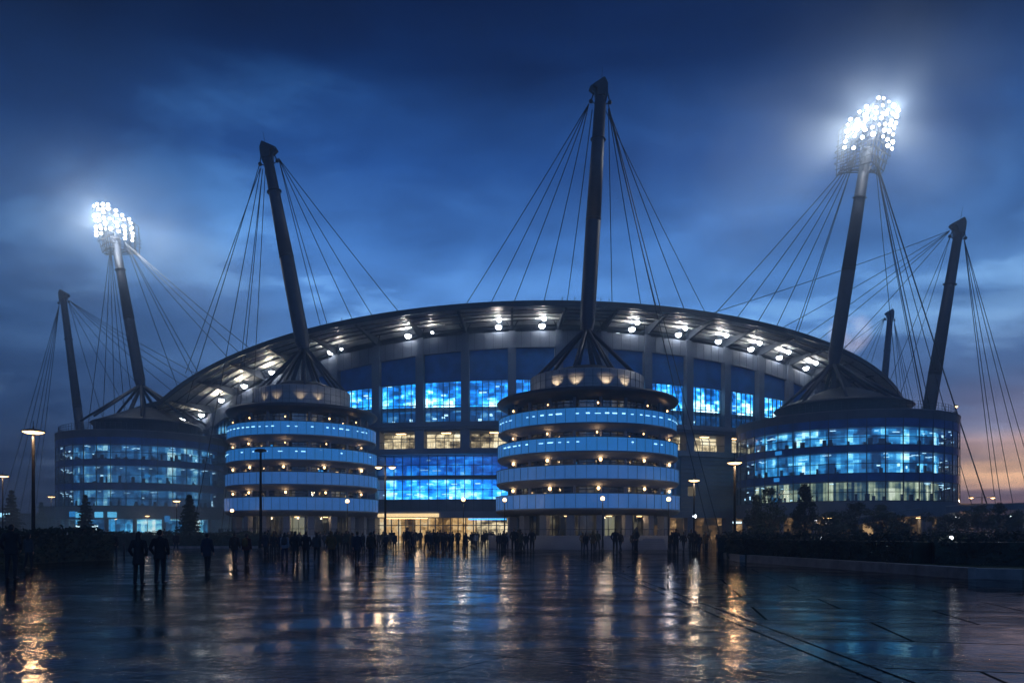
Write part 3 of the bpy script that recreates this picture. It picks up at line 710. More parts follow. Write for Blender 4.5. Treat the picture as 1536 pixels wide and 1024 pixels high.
    pb(mb, 'railing', 'mullion')
    mb = MB()
    for i in range(5): mb.box(3.2, 6.2, -10.35*sx-.35-.3*(4-i)+1.2, -9.2*sx, .0+.002*i, .2*(i+1))
    pb(mb, 'steps', 'concrete')
    return root, X
TR, XR = ramp_tower(880, 77.5, 1.0, 1.0, 'nearer round ramp tower with blue lit parapets and warm uplights washing its drum', 11)
TL, XL = ramp_tower(455, 90.6, .95, 1.06, 'more distant round ramp tower with blue lit parapets, beside the hazy glazed tower', 23)

# ================================================================== GLASS TOWERS
def glass_tower(px, Y, R, s, label, seed, hazy):
    X = GX(px, Y); root = empty('glass_tower', (X, Y, 0), label, 'tower', 'round glazed corner towers')
    rn = random.Random(seed); ring = Ring(0, 0, 0, 0)
    ring.p = lambda t, off, z: Vector((-off*math.sin(t), off*math.cos(t), z*s))
    def bx(mb, t0, t1, r0, r1, z0, z1, n=1): Ring.box(ring, mb, t0, t1, -r1, -r0, z0, z1, n)
    def wl(mb, t0, t1, r, z0, z1, n=8): Ring.wall(ring, mb, t0, t1, -r, z0, z1, n)
    def pb(mb, name, mat, parent=None, **kw): return mb.build(name, M[mat] if isinstance(mat, str) else mat, parent or root, **kw)
    A = 1.9
    fl = [(12.1, 14.3, 'int_office'), (8.7, 11.3, 'int_office'), (5.35, 7.75, 'int_officey')]
    nm = int(2*A*R/2.05)
    for z0, z1, im in fl:
        fr = MB()
        for q in range(nm+1):
            t = -A+2*A*q/nm; bx(fr, t-.0035, t+.0035, R-.06, R+.05, z0, z1)
        for z in (z0, (z0+z1)/2-.15, z1-.09): bx(fr, -A, A, R-.05, R+.035, z, z+.07, nm)
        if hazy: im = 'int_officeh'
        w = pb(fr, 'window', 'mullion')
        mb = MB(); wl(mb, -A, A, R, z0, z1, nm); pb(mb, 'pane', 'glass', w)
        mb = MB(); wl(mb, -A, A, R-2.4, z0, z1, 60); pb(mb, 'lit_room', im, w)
        mb = MB()
        for q in range(20):
            t = rn.uniform(-A, A); w_ = rn.uniform(.008, .045); r = rn.uniform(R-1.9, R-.7); z = z1-rn.uniform(.12, .6)
            bx(mb, t-w_, t+w_, r-.1, r+.1, z, z+.05)
        for q in range(5):
            t = rn.uniform(-A, A); w_ = rn.uniform(.006, .02); r = rn.uniform(R-2, R-1); z = z0+rn.uniform(.2, 1.2)
            bx(mb, t-w_, t+w_, r-.05, r+.05, z, z+rn.uniform(.1, .5))
        pb(mb, 'ceiling_light', 'lamp_white', w)
        mb = MB()      # furniture and blinds standing close to the glass
        for q in range(34):
            t = rn.uniform(-A, A); w_ = rn.uniform(.006, .022); bx(mb, t-w_, t+w_, R-1.2, R-1.0, z0, z0+rn.uniform(.3, 1.1))
        pb(mb, 'furniture', 'darkclad', w)
    mb = MB()
    bx(mb, -PI, PI, R-3, R+.02, 11.3, 12.1, 80); bx(mb, -PI, PI, R-3, R+.02, 7.75, 8.7, 80); bx(mb, -PI, PI, R-3, R+.03, 14.3, 15.3, 80)
    sp = pb(mb, 'spandrel', 'blueclad')
    mb = MB()
    for q in range(nm+1):
        t = -A+2*A*q/nm
        for z0, z1 in ((11.3, 12.1), (7.75, 8.7), (14.3, 16.1)): bx(mb, t-.002, t+.002, R+.03, R+.055, z0, z1)
    merge(sp, mb, M['mullion'])
    mb = MB(); bx(mb, -PI, PI, R-.4, R+.06, 15.3, 16.3, 80); pb(mb, 'parapet', 'darkclad')
    mb = MB(); bx(mb, -PI, PI, R-.6, R+.12, 16.3, 16.42, 80); pb(mb, 'coping', 'concrete')
    mb = MB(); bx(mb, -PI, PI, R-3, R-.05, 3.5, 5.35, 80); pb(mb, 'wall', 'concrete')
    mb = MB(); wl(mb, -A, A, R-2.6, 0, 3.5, 60); pb(mb, 'lobby_wall', 'int_dim' if not hazy else 'int_office')
    for q in range(-5, 6):
        t = q*.33; mb = MB(); mb.tube(ring.p(t, -(R-.8), 0), ring.p(t, -(R-.8), 3.6), .3, n=10); pb(mb, 'column', 'concrete')
    # roof: setback ring, cone
    mb = MB(); mb.lathe((0, 0, 0), [(R-.3, 15.9*s), (9.4, 16.5*s)], 64)
    k = R/14
    mb.lathe((0, 0, 0), [(8.4*k, 16.3*s), (8.4*k, 18.3*s), (8.8*k, 18.45*s), (8.8*k, 18.8*s), (8.2*k, 19.0*s), (5.0*k, 20.2*s), (2.2*k, 21.3*s), (.4*k, 21.6*s)], 72); pb(mb, 'roof', 'roofdark')
    mb = MB(); mb.lathe((0, 0, 0), [(8.85*k, 18.5*s), (9.0*k, 18.62*s), (8.85*k, 18.75*s)], 72); pb(mb, 'ring_beam', 'steel')
    mb = MB()
    for z in (16.75, 17.1, 17.45): bx(mb, -2.2, 2.2, R-.42, R-.38, z, z+.035, 80)
    for q in range(73): t = -2.2+4.4*q/72; mb.tube(ring.p(t, -(R-.4), 16.4), ring.p(t, -(R-.4), 17.48), .03, n=4)
    pb(mb, 'railing', 'steel')
    if not hazy:
        c = ring.p(1.12, -(R-.35), 17.6); mb = MB(); mb.tube(c, c+Vector((0, 0, .35)), .04, n=5); mb.lathe(c+Vector((0, 0, .35)), [(.05, .3), (.3, .15), (.32, .05)], 10); fx = pb(mb, 'security_lamp', 'steel')
        mb = MB(); mb.ball(c+Vector((0, -.05, .42)), .17, 8); pb(mb, 'bulb', 'lamp_warm', fx)
        plight('security_lamp_light', Vector((X, Y, 0))+c+Vector((0, -.4, .4)), 25, (1, .75, .5), .1, root)
        for q, z, w_ in ((-1.02, 5.5, .03), (-.98, 11.45, .035), (-1.0, 8.05, .03)):
            mb = MB(); bx(mb, q-w_, q+w_, R+.06, R+.09, z, z+.5); pb(mb, 'window_light', 'bluewin')
        for q in (-.55, -.2, .35):
            c = ring.p(q, -(R-1.4), 3.3); plight('lobby_light', Vector((X, Y, 0))+c+Vector((0, 0, -.3)), 60, (1, .6, .28), .15, root)
            mb = MB(); mb.box(c.x-.5, c.x+.5, c.y-.1, c.y+.1, c.z, c.z+.06); pb(mb, 'ceiling_light', 'lamp_warm')
    else:
        for q, z, w_, h in ((.47, 9.6, .03, .35), (.60, 9.6, .05, .35), (-.3, 3.7, .06, .8), (-.05, 3.7, .05, .8), (.1, 3.7, .05, .8), (.68, 3.1, .03, .9), (.85, 1.6, .04, 1.4), (-.42, 3.8, .05, .8)):
            mb = MB(); bx(mb, q-w_, q+w_, R+.06, R+.09, z, z+h); pb(mb, 'window_light', 'bluewin' if z != 3.7 else 'int_office')
        for q in (-.36, -.12):
            mb = MB(); bx(mb, q-.035, q+.035, R-.4, R-.3, .4, 2.6); pb(mb, 'door', 'lamp_white')
    return root, X
GR, XGR = glass_tower(1263, 101.9, 14, 1.0, 'broad round glazed tower with yellow lit lowest storey, beside the sunset', 5, False)
GL, XGL = glass_tower(220, 118, 12.5, 1.0, 'round glazed tower veiled in blue haze, behind the street lamp and hedge', 9, True)
# ================================================================== MASTS
def rimpt(px, o_=.6):
    t = t_for_px(px, o_); return RIM.p(t, o_, zr(t)-.1)
def mast(name, base, tip, r0, r1, label, group, cables, legs=None, head=None, node=True):
    r0 *= .88; r1 *= .86
    base = Vector(base); tip = Vector(tip)
    root = empty(name, base, label, 'floodlight mast' if head else 'mast', group)
    def pb(mb, nm, mat, parent=None, **kw):
        o = mb.build(nm, M[mat], parent or root, **kw); return loc(o, root)
    mb = MB(); ax = tip-base
    prof = [(0, .62), (.012, .8), (.05, 1.0), (.45, .98), (1, r1/r0)]
    for (a, ra), (b, rb) in zip(prof[:-1], prof[1:]): mb.tube(base+ax*a, base+ax*b, r0*ra, r0*rb, 20, caps=(b == 1 or a == 0))
    sh = pb(mb, 'shaft', 'steel')
    mb = MB()
    for f in (.14, .46, .78): mb.tube(base+ax*f, base+ax*(f+.002), r0*1.006, r0*1.006, 20)
    pb(mb, 'flange', 'steel', sh)
    d = ax.normalized(); side = Vector((1, 0, 0)); side = (side - d*side.dot(d)).normalized(); fw = d.cross(side)
    if not head:
        s = r0*.82
        mb = MB()      # arrow shaped head of plates
        out = [(-1.1*s, -1.2*s), (-.9*s, -2.7*s), (.7*s, -2.9*s), (1.0*s, -1.5*s), (1.9*s, -.8*s), (1.7*s, -.35*s), (-.45*s, 1.15*s), (-1.0*s, .2*s)]
        if tip.x-base.x > 0: out = [(-x, z) for x, z in out]
        for th, sc_ in ((.45*s, 1.0), (1.0*s, .7)):
            k = len(mb.v)
            for q in (-1, 1):
                for x, z in out: mb.v.append(tuple(tip+side*x*sc_+d*(z*sc_)+fw*(q*th)))
            m = len(out); mb.face([k+i for i in range(m)]); mb.face([k+m+i for i in range(m)][::-1])
            for i in range(m): j = (i+1) % m; mb.face((k+i, k+m+i, k+m+j, k+j))
        hd = pb(mb, 'mast_head', 'darksteel')
        for q in (-1, 1):
            mb = MB(); c = tip+side*(1.5*s*q)-d*2.6*s
            mb.ball(c, .35*s, 8); mb.tube(c, tip+side*(1.1*s*q)-d*1.2*s, .1*s, n=5); mb.tube(c, tip-d*3.4*s, .09*s, n=5); pb(mb, 'pulley', 'darksteel', hd)
        mb = MB(); mb.tube(tip+d*.8*s, tip+d*3.0*s, .04, .02, n=4); pb(mb, 'antenna', 'darksteel', hd)
    if legs:
        cz, cr, n = legs['z'], legs['r'], legs['n']
        for q in range(n):
            a = 2*PI*(q+.5)/n; ft = Vector((legs['x']+cr*math.sin(a), legs['y']-cr*math.cos(a), cz))
            mb = MB(); mid = base*.82+ft*.18; mb.tube(base+Vector((0, 0, .5)), ft, .22*legs.get('k', 1), .16*legs.get('k', 1), n=8); pb(mb, 'leg', 'steel')
        for q in range(2 if not legs.get('pl') else 3):
            a = (q-.7)*1.1; ft = Vector((legs['x']+cr*.35*math.sin(a), legs['y']-cr*.35*math.cos(a), cz)); mb = MB()
            w = .26*legs.get('k', 1)
            mb.hexa([tuple(ft+Vector((-w*1.3, -.1, 0))), tuple(ft+Vector((w*1.3, -.1, 0))), tuple(ft+Vector((w*1.3, .1, 0))), tuple(ft+Vector((-w*1.3, .1, 0))),
                     tuple(base+Vector((-w*.7, -.2, .2))), tuple(base+Vector((w*.7, -.2, .2))), tuple(base+Vector((w*.7, .2, .2))), tuple(base+Vector((-w*.7, .2, .2)))])
            pb(mb, 'plate', 'concrete' if False else 'steel')
    for (src, dst, r) in cables:
        a = tip + side*src[0] + d*src[1]; b = Vector(dst)
        mb = MB(); L_ = (b-a).length; pts = []
        for i in range(9):
            f = i/8; p = a.lerp(b, f); p.z -= 4*f*(1-f)*L_*.006; pts.append(p)
        for p, q in zip(pts[:-1], pts[1:]): mb.tube(p, q, r, n=5, caps=False)
        pb(mb, 'cable', 'cable')
    if head: flood_head(root, tip, head, pb)
    return root

def flood_head(root, tip, s, pb):
    """openwork crate of tubes carrying two angled banks of lamps; s = size in metres of one bank"""
    H = s['h']; W = s['w']; z0 = -s['h']*.28
    tp = Vector(tip)
    fr = MB()
    def X(u, v, side, dep=0):  # bank coordinates: u 0..1 outward, v 0..1 up
        ang = math.radians(s.get('ang', 36))
        x = side*u*W*math.cos(ang); y = u*W*math.sin(ang)*.9 + dep - 1.0
        taper = 1 - .22*max(0, .35-v)/.35
        z = z0 + v*H - (s['drop'][0] if side < 0 else s['drop'][1])*u*v
        return tp+Vector((x*taper+s.get('tilt', 0)*v, y, z))
    r = .055
    for side in (-1, 1):
        for dep in (0, 1.3):
            for i in range(6):
                u = i/5
                fr.tube(X(u, 0, side, dep), X(u, 1, side, dep), r, n=4)
            for j in range(9):
                v = j/8; fr.tube(X(0, v, side, dep), X(1, v, side, dep), r*(1.6 if j == 0 else 1), n=4)
            for i in range(5):
                for j in range(8 if dep == 0 else 4):
                    a, b = (i, i+1) if (i+j) % 2 else (i+1, i)
                    fr.tube(X(a/5, j/8, side, dep), X(b/5, (j+1)/8, side, dep), r*.6, n=4)
        for i in range(6):
            for j in (0, 4, 8): fr.tube(X(i/5, j/8, side, 0), X(i/5, j/8, side, 1.3), r*.8, n=4)
        for i in (1, 3, 5): fr.tube(X(i/5, 0, side, .6), tp+Vector((0, 0, z0-.9)), r*1.5, n=5)
    fr.tube(X(0, .9, 1), X(0, 1.13, 1), .05, .03, n=4)
    frame = pb(fr, 'lamp_frame', 'darksteel')
    rn = random.Random(s['seed'])
    for side in (-1, 1):
        nu = s['nu'][0] if side < 0 else s['nu'][1]
        for i in range(nu):
            for j in range(7):
                if rn.random() < .10 and j < 6: continue
                u = (i+.45)/nu + rn.uniform(-.045, .045); v = .34+.112*j+rn.uniform(-.025, .025)
                if j < 1 and u < .4: continue
                c = X(u, v, side, -.25)
                mb = MB(); ld = Vector((side*.35, -1, -.25)).normalized(); rr = rn.uniform(.13, .27)*s.get('k', 1)
                mb.tube(c+ld*.02, c-ld*.42, rr*1.08, rr*.6, 12)
                lp = pb(mb, 'lamp', 'darksteel', frame)
                lp2 = MB(); lp2.ball(c+ld*.02, rr, 10, .9); o = lp2.build('lens', M['flood']); o.parent = lp; loc(o, root)
    for dx, dy, dz, pw in s['lights']:
        c = tp+Vector((dx, dy, H*.3+dz)); slight('flood_light', c, c+Vector((dx*.3, -.55, .8)), pw*.12, (.85, .90, 1), 150, 1, .35, root); plight('flood_glow', c+Vector((0, -.3, 0)), pw*.22, (.95, .97, 1), .3, root)
    for dx, dy, dz, tx, ty, tz, pw, an in s.get('spots', []):
        c = tp+Vector((dx, dy, H*.3+dz)); slight('flood_beam', c, c+Vector((tx, ty, tz)), pw, (.95, .93, .9), an+14, 1.0, .4, root)

def gp(px, py, Y): return P(px, py, Y)
def g0(px, Y): return Vector((GX(px, Y), Y, .1))
# central mast on the nearer ramp tower
b = Vector((XR, 77.5, 22.7)); tp = P(902, 128, 77)
cb = [((-1.2, -2), rimpt(p), .05) for p in (697, 735, 770, 815)] + [((-.8, -2.6), rimpt(850), .05)] + \
     [((.9, -2.4), rimpt(p), .05) for p in (1028, 985, 962, 918)] + \
     [((.8, -1.8), g0(p, 86), .05) for p in (1068, 1084)] + [((.6, -2.6), rimpt(1060), .04)]
mast('support_mast', b, tp, .92, .66, 'tallest bare mast, near vertical, rising from the nearer ramp tower with warm uplights', 'leaning cable masts', cb, dict(z=17.75, r=5.5, n=10, x=XR, y=77.5, pl=1, k=.9))
# mast on the farther ramp tower
b = Vector((XL+.1, 90.6, 24.0)); tp = P(399, 222, 92)
cb = [((-1.2, -2.5), P(278, 560, 117), .05), ((-1.2, -2), g0(214, 120), .05), ((-1.1, -2.4), g0(286, 98), .05), ((-.9, -2.6), g0(330, 99), .045), ((-.9, -2.6), g0(341, 99), .045), ((-.6, -2.8), g0(368, 103), .045)] + \
     [((1.3, -1.6), rimpt(p), .05) for p in (600, 560, 530, 492, 482)]
mast('support_mast', b, tp, 1.02, .66, 'bare mast leaning outward above the ramp tower that stands beside the haze veiled glass tower', 'leaning cable masts', cb, dict(z=18.8, r=5.3, n=10, x=XL, y=90.6, pl=1, k=.9))
# floodlight mast on the hazy glass tower
b = Vector((XGL-.9, 118, 24.8)); tp = P(172, 356, 119)
cb = [((-1.0, -1.6), Vector((XGL+dx, 118+dy, 16.4)), .05) for dx, dy in ((-11.5, 3), (-10, 5), (-8.8, 7), (-7.5, 8.5), (-6.3, 10))] + \
     [((1.6, -1.2), rimpt(p), .05) for p in (378, 362, 345, 300, 292, 268)]
mast('floodlight_mast', b, tp, .95, .66, 'floodlight mast with lit lamp bank leaning over the haze veiled glass tower', 'floodlight masts', cb,
     dict(z=18.9, r=9.3, n=8, x=XGL, y=118, pl=1, k=1.1),
     dict(h=6.9, w=4.3, nu=(3, 4), drop=(-.2, 2.2), tilt=-.9, seed=3, k=1.15, lights=[(-1.3, -2.8, 0, 15000), (1.5, -2.8, -.6, 15000)], spots=[(1.2, -2.2, 0, 10, -1.5, -5.5, 14000, 62), (-1, -2.2, 0, -10, -1.5, -5, 8000, 70)]))
# floodlight mast on the sunset side glass tower
b = Vector((XGR-1.2, 101.9, 24.6)); tp = P(1301, 222, 97)
cb = [((-1.4, -1.0), rimpt(p), .055) for p in (1070, 1103, 1135, 1163, 1192, 1196)] + \
     [((1.2, -1.0), Vector((GX(px, Y), Y, z)), r) for px, Y, z, r in ((1500, 97, .1, .085), (1440, 104, .1, .06), (1474, 100, .1, .05), (1426, 108, .1, .05), (1408, 112, 10, .045), (1395, 113, 14, .045), (1356, 120, 14, .045))]
mast('floodlight_mast', b, tp, 1.02, .72, 'tall floodlight mast blazing above the round glass tower beside the sunset', 'floodlight masts', cb,
     dict(z=18.9, r=8.2, n=9, x=XGR, y=101.9, pl=1, k=1.2),
     dict(h=8.3, w=4.6, nu=(4, 4), drop=(2.2, .6), tilt=1.2, seed=8, k=1.08, lights=[(-1.5, -3.4, 0, 14000), (1.7, -3.4, .6, 14000)], spots=[(-1.2, -2.2, -.5, -10, -1.2, -5, 26000, 62), (1.2, -2.2, -.5, 9, -1.5, -7, 11000, 70)]))
# outer masts
b = P(134, 700, 152); b.z = 8; tp = P(94, 440, 150)
cb = [((-1.0, -2.2), g0(p, 150), .055) for p in (-12, 4, 22, 36, 48)] + [((1.2, -1.6), rimpt(p), .05) for p in (262, 300, 288, 276)] + [((1.0, -2), P(p, 640, 140), .045) for p in (158, 205, 262)]
mast('support_mast', b, tp, .98, .68, 'outermost bare mast leaning away behind the haze veiled glass tower', 'leaning cable masts', cb)
b = P(1372, 660, 128); b.z = 8; tp = P(1440, 335, 124)
cb = [((-1.5, -1.4), rimpt(p), .05) for p in (1060, 1168, 1205, 1225, 1262)] + [((-1.2, -2), P(p, 610, 135), .045) for p in (1345, 1318)] + \
     [((1.1, -2.4), g0(p, 124), .055) for p in (1500, 1510, 1530, 1560, 1578)]
mast('support_mast', b, tp, 1.22, .78, 'thick bare mast leaning toward the sunset behind the round glass tower', 'leaning cable masts', cb)
b = P(1312, 600, 205); b.z = 14; tp = P(1336, 468, 205)
cb = [((-1.4, -1.6), P(p, q, 205), .06) for p, q in ((1256, 528), (1266, 545), (1280, 552), (1290, 560), (1300, 566))] + [((1.1, -2.2), g0(p, 200), .06) for p in (1376, 1392, 1404, 1420)]
mast('support_mast', b, tp, 1.15, .85, 'smallest and most distant mast showing beyond the roof edge, pale in the dusk haze', 'leaning cable masts', cb)

# ================================================================== STREET LAMPS
def lamp_base(root, mb, r=.16): pass
LAMPS = []
M['pole'] = solid('matt_black_pole', (.008, .008, .01), .8, bump=0, spec=.2)
def street_lamp(px, Y, h, kind, label, power=120, col=WARM, pole=.075, group='lamp posts round the forecourt', z0=0, bulb='lamp_warm'):
    root = empty('street_lamp', (GX(px, Y), Y, z0), label, 'street lamp', group)
    def pb(mb, nm, mat, parent=None): return mb.build(nm, M[mat], parent or root)
    mb = MB(); mb.tube((0, 0, 0), (0, 0, .9), pole*1.7, pole*1.5, 10); mb.tube((0, 0, .9), (0, 0, h-.25), pole*1.1, pole*.75, 10); pb(mb, 'pole', 'pole')
    mb = MB(); mb.lathe((0, 0, 0), [(pole*3.2, 0), (pole*3.2, .06), (pole*2, .12), (pole*1.6, .3)], 12); pb(mb, 'base', 'darksteel')
    V = Vector((GX(px, Y), Y, z0))
    if kind == 'saucer':
        for dx in ((0,) if h < 6.4 else (0,)):
            R_ = .085*h
            mb = MB(); mb.lathe((0, 0, h-.28), [(.02, .42), (.06, .22), (R_*.55, .16), (R_, .03), (R_, 0), (R_*.9, -.02)], 20); hd = pb(mb, 'lamp_head', 'steel')
            mb = MB(); mb.lathe((0, 0, h-.31), [(R_*.88, 0), (R_*.6, -.09), (.02, -.13)], 20); pb(mb, 'lens', bulb, hd)
        mb = MB(); mb.tube((0, 0, h-.1), (0, 0, h+.45), .025, n=5); pb(mb, 'finial', 'darksteel')
        plight('street_light', V+Vector((0, -.1, h-.62)), power*.6, col, .17, root)
    elif kind == 'globe':
        mb = MB(); mb.lathe((0, 0, h-.2), [(.05, 0), (.12, .04), (.12, .09)], 12); pb(mb, 'collar', 'darksteel')
        mb = MB(); mb.ball((0, 0, h+.04), .19, 14); hd = pb(mb, 'lamp_globe', bulb)
        plight('street_light', V+Vector((0, -.32, h+.04)), power*.6, col, .14, root)
    elif kind == 'dark':
        mb = MB(); mb.lathe((0, 0, h-.25), [(.1, 0), (.42, .1), (.5, .2), (.3, .3), (.02, .34)], 14); pb(mb, 'lamp_head', 'darksteel')
        mb = MB(); mb.box(-.5, .5, -.1, .1, h-.2, h-.1); pb(mb, 'bracket', 'darksteel')
    elif kind in ('double', 'twin'):
        w = .62 if kind == 'double' else 1.6
        mb = MB(); mb.tube((-w, 0, h-.2), (w, 0, h-.2), .04, n=6); mb.tube((0, 0, h-.3), (0, 0, h+.5), .04, n=6); pb(mb, 'arm', 'darksteel')
        for s in (-1, 1):
            mb = MB(); mb.lathe((s*w, 0, h-.24), [(.04, .2), (.2, .14), (.34, 0)], 14); hd = pb(mb, 'lamp_head', 'steel')
            mb = MB(); mb.lathe((s*w, 0, h-.25), [(.3, 0), (.2, -.12), (.02, -.17)], 14); pb(mb, 'lens', bulb, hd)
            plight('street_light', V+Vector((s*w, -.05, h-.62)), power/2, col, .13, root)
    return root
street_lamp(50, 49, 8.6, 'saucer', 'tall saucer headed street lamp by the hedge, on the haze veiled glass tower side', 520, WARM, .11)
street_lamp(4, 92, 8.9, 'saucer', 'street lamp at the photo edge, beyond the tall saucer lamp', 240, WARM, .08)
street_lamp(77, 140, 8.6, 'saucer', 'small distant street lamp just outside the haze veiled glass tower', 190, (1, .68, .45), .07)
street_lamp(265, 92, 5.8, 'saucer', 'thin street lamp before the haze veiled glass tower beside the dark conifer', 110, (1, .72, .5), .06)
street_lamp(391, 63, 8.7, 'dark', 'unlit tall black lamp post in front of the farther ramp tower', 0, pole=.12)
street_lamp(578, 66, 7.7, 'double', 'tall lamp post with a double lit head at the edge of the blue curtain wall', 240, (1, .74, .46), .1)
street_lamp(348, 80, 3.9, 'globe', 'low globe lamp before the outer side of the farther ramp tower', 60, (1, .72, .48), .05)
street_lamp(521, 72, 4.6, 'globe', 'globe lamp in front of the farther ramp tower, its entrance side', 75, (1, .86, .7), .05)
street_lamp(695, 72, 4.75, 'globe', 'globe lamp standing in the crowd before the blue curtain wall', 75, (1, .90, .75), .05)
street_lamp(757, 68, 4.55, 'globe', 'globe lamp at the edge of the nearer ramp tower, curtain wall side', 80, (1, .84, .64), .06)
street_lamp(904, 64, 4.5, 'globe', 'globe lamp before the middle of the nearer ramp tower, by its steps', 80, (1, .88, .74), .06)
street_lamp(1003, 63, 4.4, 'globe', 'globe lamp at the louvred wall side of the nearer ramp tower', 70, (.9, .92, 1), .05)
street_lamp(1041, 68, 6.7, 'saucer', 'street lamp in front of the grey louvred wall', 230, (1, .76, .5), .08)
rl = street_lamp(1102, 57, 7.3, 'saucer', 'tall saucer headed street lamp rising from a flared stone pedestal', 380, WARM, .10)
mb = MB(); mb.lathe((0, 0, 0), [(1.35, 0), (1.35, .14), (1.1, .16), (.98, .35), (.78, .75), (.74, 1.28), (.8, 1.3), (.8, 1.42), (.01, 1.45)], 8, smooth=False); mb.build('pedestal', M['kerb'], rl)
street_lamp(1473, 108, 6.9, 'twin', 'twin armed orange street lamp against the sunset', 420, (1, .48, .2), .09)
for px, Y, h, lb in ((1223, 84, 3.3, 'small white lamp among the trees, beside the dark spire shaped tree'), (1321, 90, 3.8, 'small white lamp between the round glass tower and the walkway column'),
                     (1437, 92, 3.8, 'small white lamp beyond the walkway column'), (1516, 95, 4.0, 'small white lamp at the photo edge past the twin orange lamp')):
    street_lamp(px, Y, h, 'saucer', lb, 60, (1, .95, .85), .05, group='low white lamps along the walkway', bulb='lamp_cool')
for px, Y, h, lb in ((97, 120, 4.6, 'low lamp at the foot of the hazy tower, outermost'), (174, 108, 3.9, 'low cool lamp at the doors of the hazy glass tower'), (221, 104, 4.2, 'low lamp in front of the middle of the hazy glass tower')):
    street_lamp(px, Y, h, 'saucer', lb, 45, (1, .85, .7), .05, group='low lamps at the foot of the hazy tower')
street_lamp(1042, 76, 3.2, 'globe', 'small white globe lamp at the louvred wall entrance', 40, (.85, .92, 1), .04, group='low white lamps along the walkway', bulb='lamp_cool')

# ================================================================== FOLIAGE
def leaves(mb, rn, c, rx, ry, rz, n, size, shell=0.0):
    for _ in range(n):
        while True:
            v = Vector((rn.uniform(-1, 1), rn.uniform(-1, 1), rn.uniform(-1, 1)))
            if shell < v.length < 1: break
        p = Vector((c[0]+v.x*rx, c[1]+v.y*ry, c[2]+v.z*rz))
        a = Vector((rn.gauss(0, 1), rn.gauss(0, 1), rn.gauss(0, 1))).normalized(); b = a.orthogonal().normalized(); s = size*rn.uniform(.5, 1.3)
        mb.quad(p-a*s, p-b*s*.45, p+a*s, p+b*s*.45)
def tree(px, Y, h, w, kind, label, seed, group='trees round the forecourt', z0=0):
    rn = random.Random(seed); root = empty('pine_tree' if kind == 'conifer' else 'tree', (GX(px, Y), Y, z0), label, 'tree', group)
    tr = MB(); cr = MB()
    if kind == 'conifer':
        tr.tube((0, 0, 0), (0, 0, h*.97), .022*h, .01, 8)
        nl = 15
        for i in range(nl):
            f = i/(nl-1); z = h*(.12+.86*f); R_ = w*.5*(1-f)**.8*rn.uniform(.8, 1.12)+.05
            nb = int(9-4*f)
            for q in range(nb):
                a = 2*PI*q/nb+rn.uniform(-.4, .4); r_ = R_*rn.uniform(.6, 1.15)
                e = Vector((r_*math.cos(a), r_*math.sin(a), z-r_*.22)); st = Vector((0, 0, z))
                if f < .8: tr.tube(st, e, .02, .008, 4, caps=False)
                for s in range(6):
                    c = st.lerp(e, .2+.85*s/6); leaves(cr, rn, c, .2+.05*h*(1-f), .2+.05*h*(1-f), .14, 6, .12+.01*h)
    else:
        th = h*(.30 if kind == 'round' else .16)
        tr.tube((0, 0, 0), (0, 0, th), .026*h, .02*h, 8); tr.tube((0, 0, th), (rn.uniform(-.2, .2), 0, h*.8), .02*h, .004*h, 6)
        for q in range(10):
            a = rn.uniform(0, 2*PI); zb = th+rn.uniform(0, .4)*h*.6; f = rn.uniform(.45, .95)
            e = Vector((w*.45*f*math.cos(a), w*.45*f*math.sin(a), min(h*.93, zb+h*rn.uniform(.12, .4)))); tr.tube((0, 0, zb), e, .011*h, .004*h, 5)
            leaves(cr, rn, e, w*.17, w*.17, h*.09, 60, .13+.006*h)
        nc = 34
        for q in range(nc):
            zf = rn.random(); z = th*.85+(h-th*.85)*zf
            prof = (math.sin(PI*min(1, .12+zf*.86)))**.7 if kind == 'round' else (1-zf)**.55*(.5+.5*min(1, zf*5))
            a = rn.uniform(0, 2*PI); r_ = w*.5*prof*rn.uniform(.2, .95)
            leaves(cr, rn, (r_*math.cos(a), r_*math.sin(a), z), w*.12+.12, w*.12+.12, h*.055+.1, 62, .12+.007*h)
    tr.build('trunk', M['bark'], root); cr.build('crown', M['leafd' if seed % 2 else 'leaf'], root)
    return root
tree(1133, 76, 5.3, 2.6, 'spire', 'young tree behind the pedestal lamp post', 1)
tree(1153, 72, 5.6, 4.2, 'spire', 'broad dark tree beside the pedestal lamp post, in front of the glass tower', 2)
tree(1207, 74, 6.2, 2.9, 'spire', 'narrow spire shaped dark tree in front of the round glass tower', 3)
tree(1246, 78, 3.6, 3.6, 'round', 'low bushy tree next to the spire shaped tree', 4)
tree(1283, 80, 4.7, 4.4, 'round', 'spreading tree in front of the orange lit tower doors', 5)
tree(1322, 84, 4.6, 3.4, 'round', 'medium tree between the small white lamp and glass tower', 6)
tree(1347, 80, 3.4, 3.2, 'round', 'low tree just before the walkway column', 12)
tree(1418, 82, 4.0, 4.8, 'round', 'dense low tree behind the hedge, past the walkway column', 7)
tree(1467, 86, 4.6, 4.0, 'round', 'tree with forked crown directly below the twin orange lamp', 8)
tree(1497, 88, 4.9, 3.2, 'spire', 'pointed tree just past the twin orange lamp', 9)
tree(1528, 90, 4.2, 3.6, 'round', 'tree at the photo edge near the last white lamp', 10)
tree(284, 80, 5.6, 3.2, 'conifer', 'dark conifer before the haze veiled glass tower, by the thin street lamp', 13)
tree(17, 100, 7.2, 3.6, 'conifer', 'conifer silhouette beside the street lamp at the photo edge', 15)
tree(62, 120, 6.4, 2.6, 'conifer', 'small conifer silhouette behind the tall saucer lamp', 17)
tree(128, 96, 6.4, 3.2, 'conifer', 'conifer veiled in haze before the outer side of the hazy tower', 19)

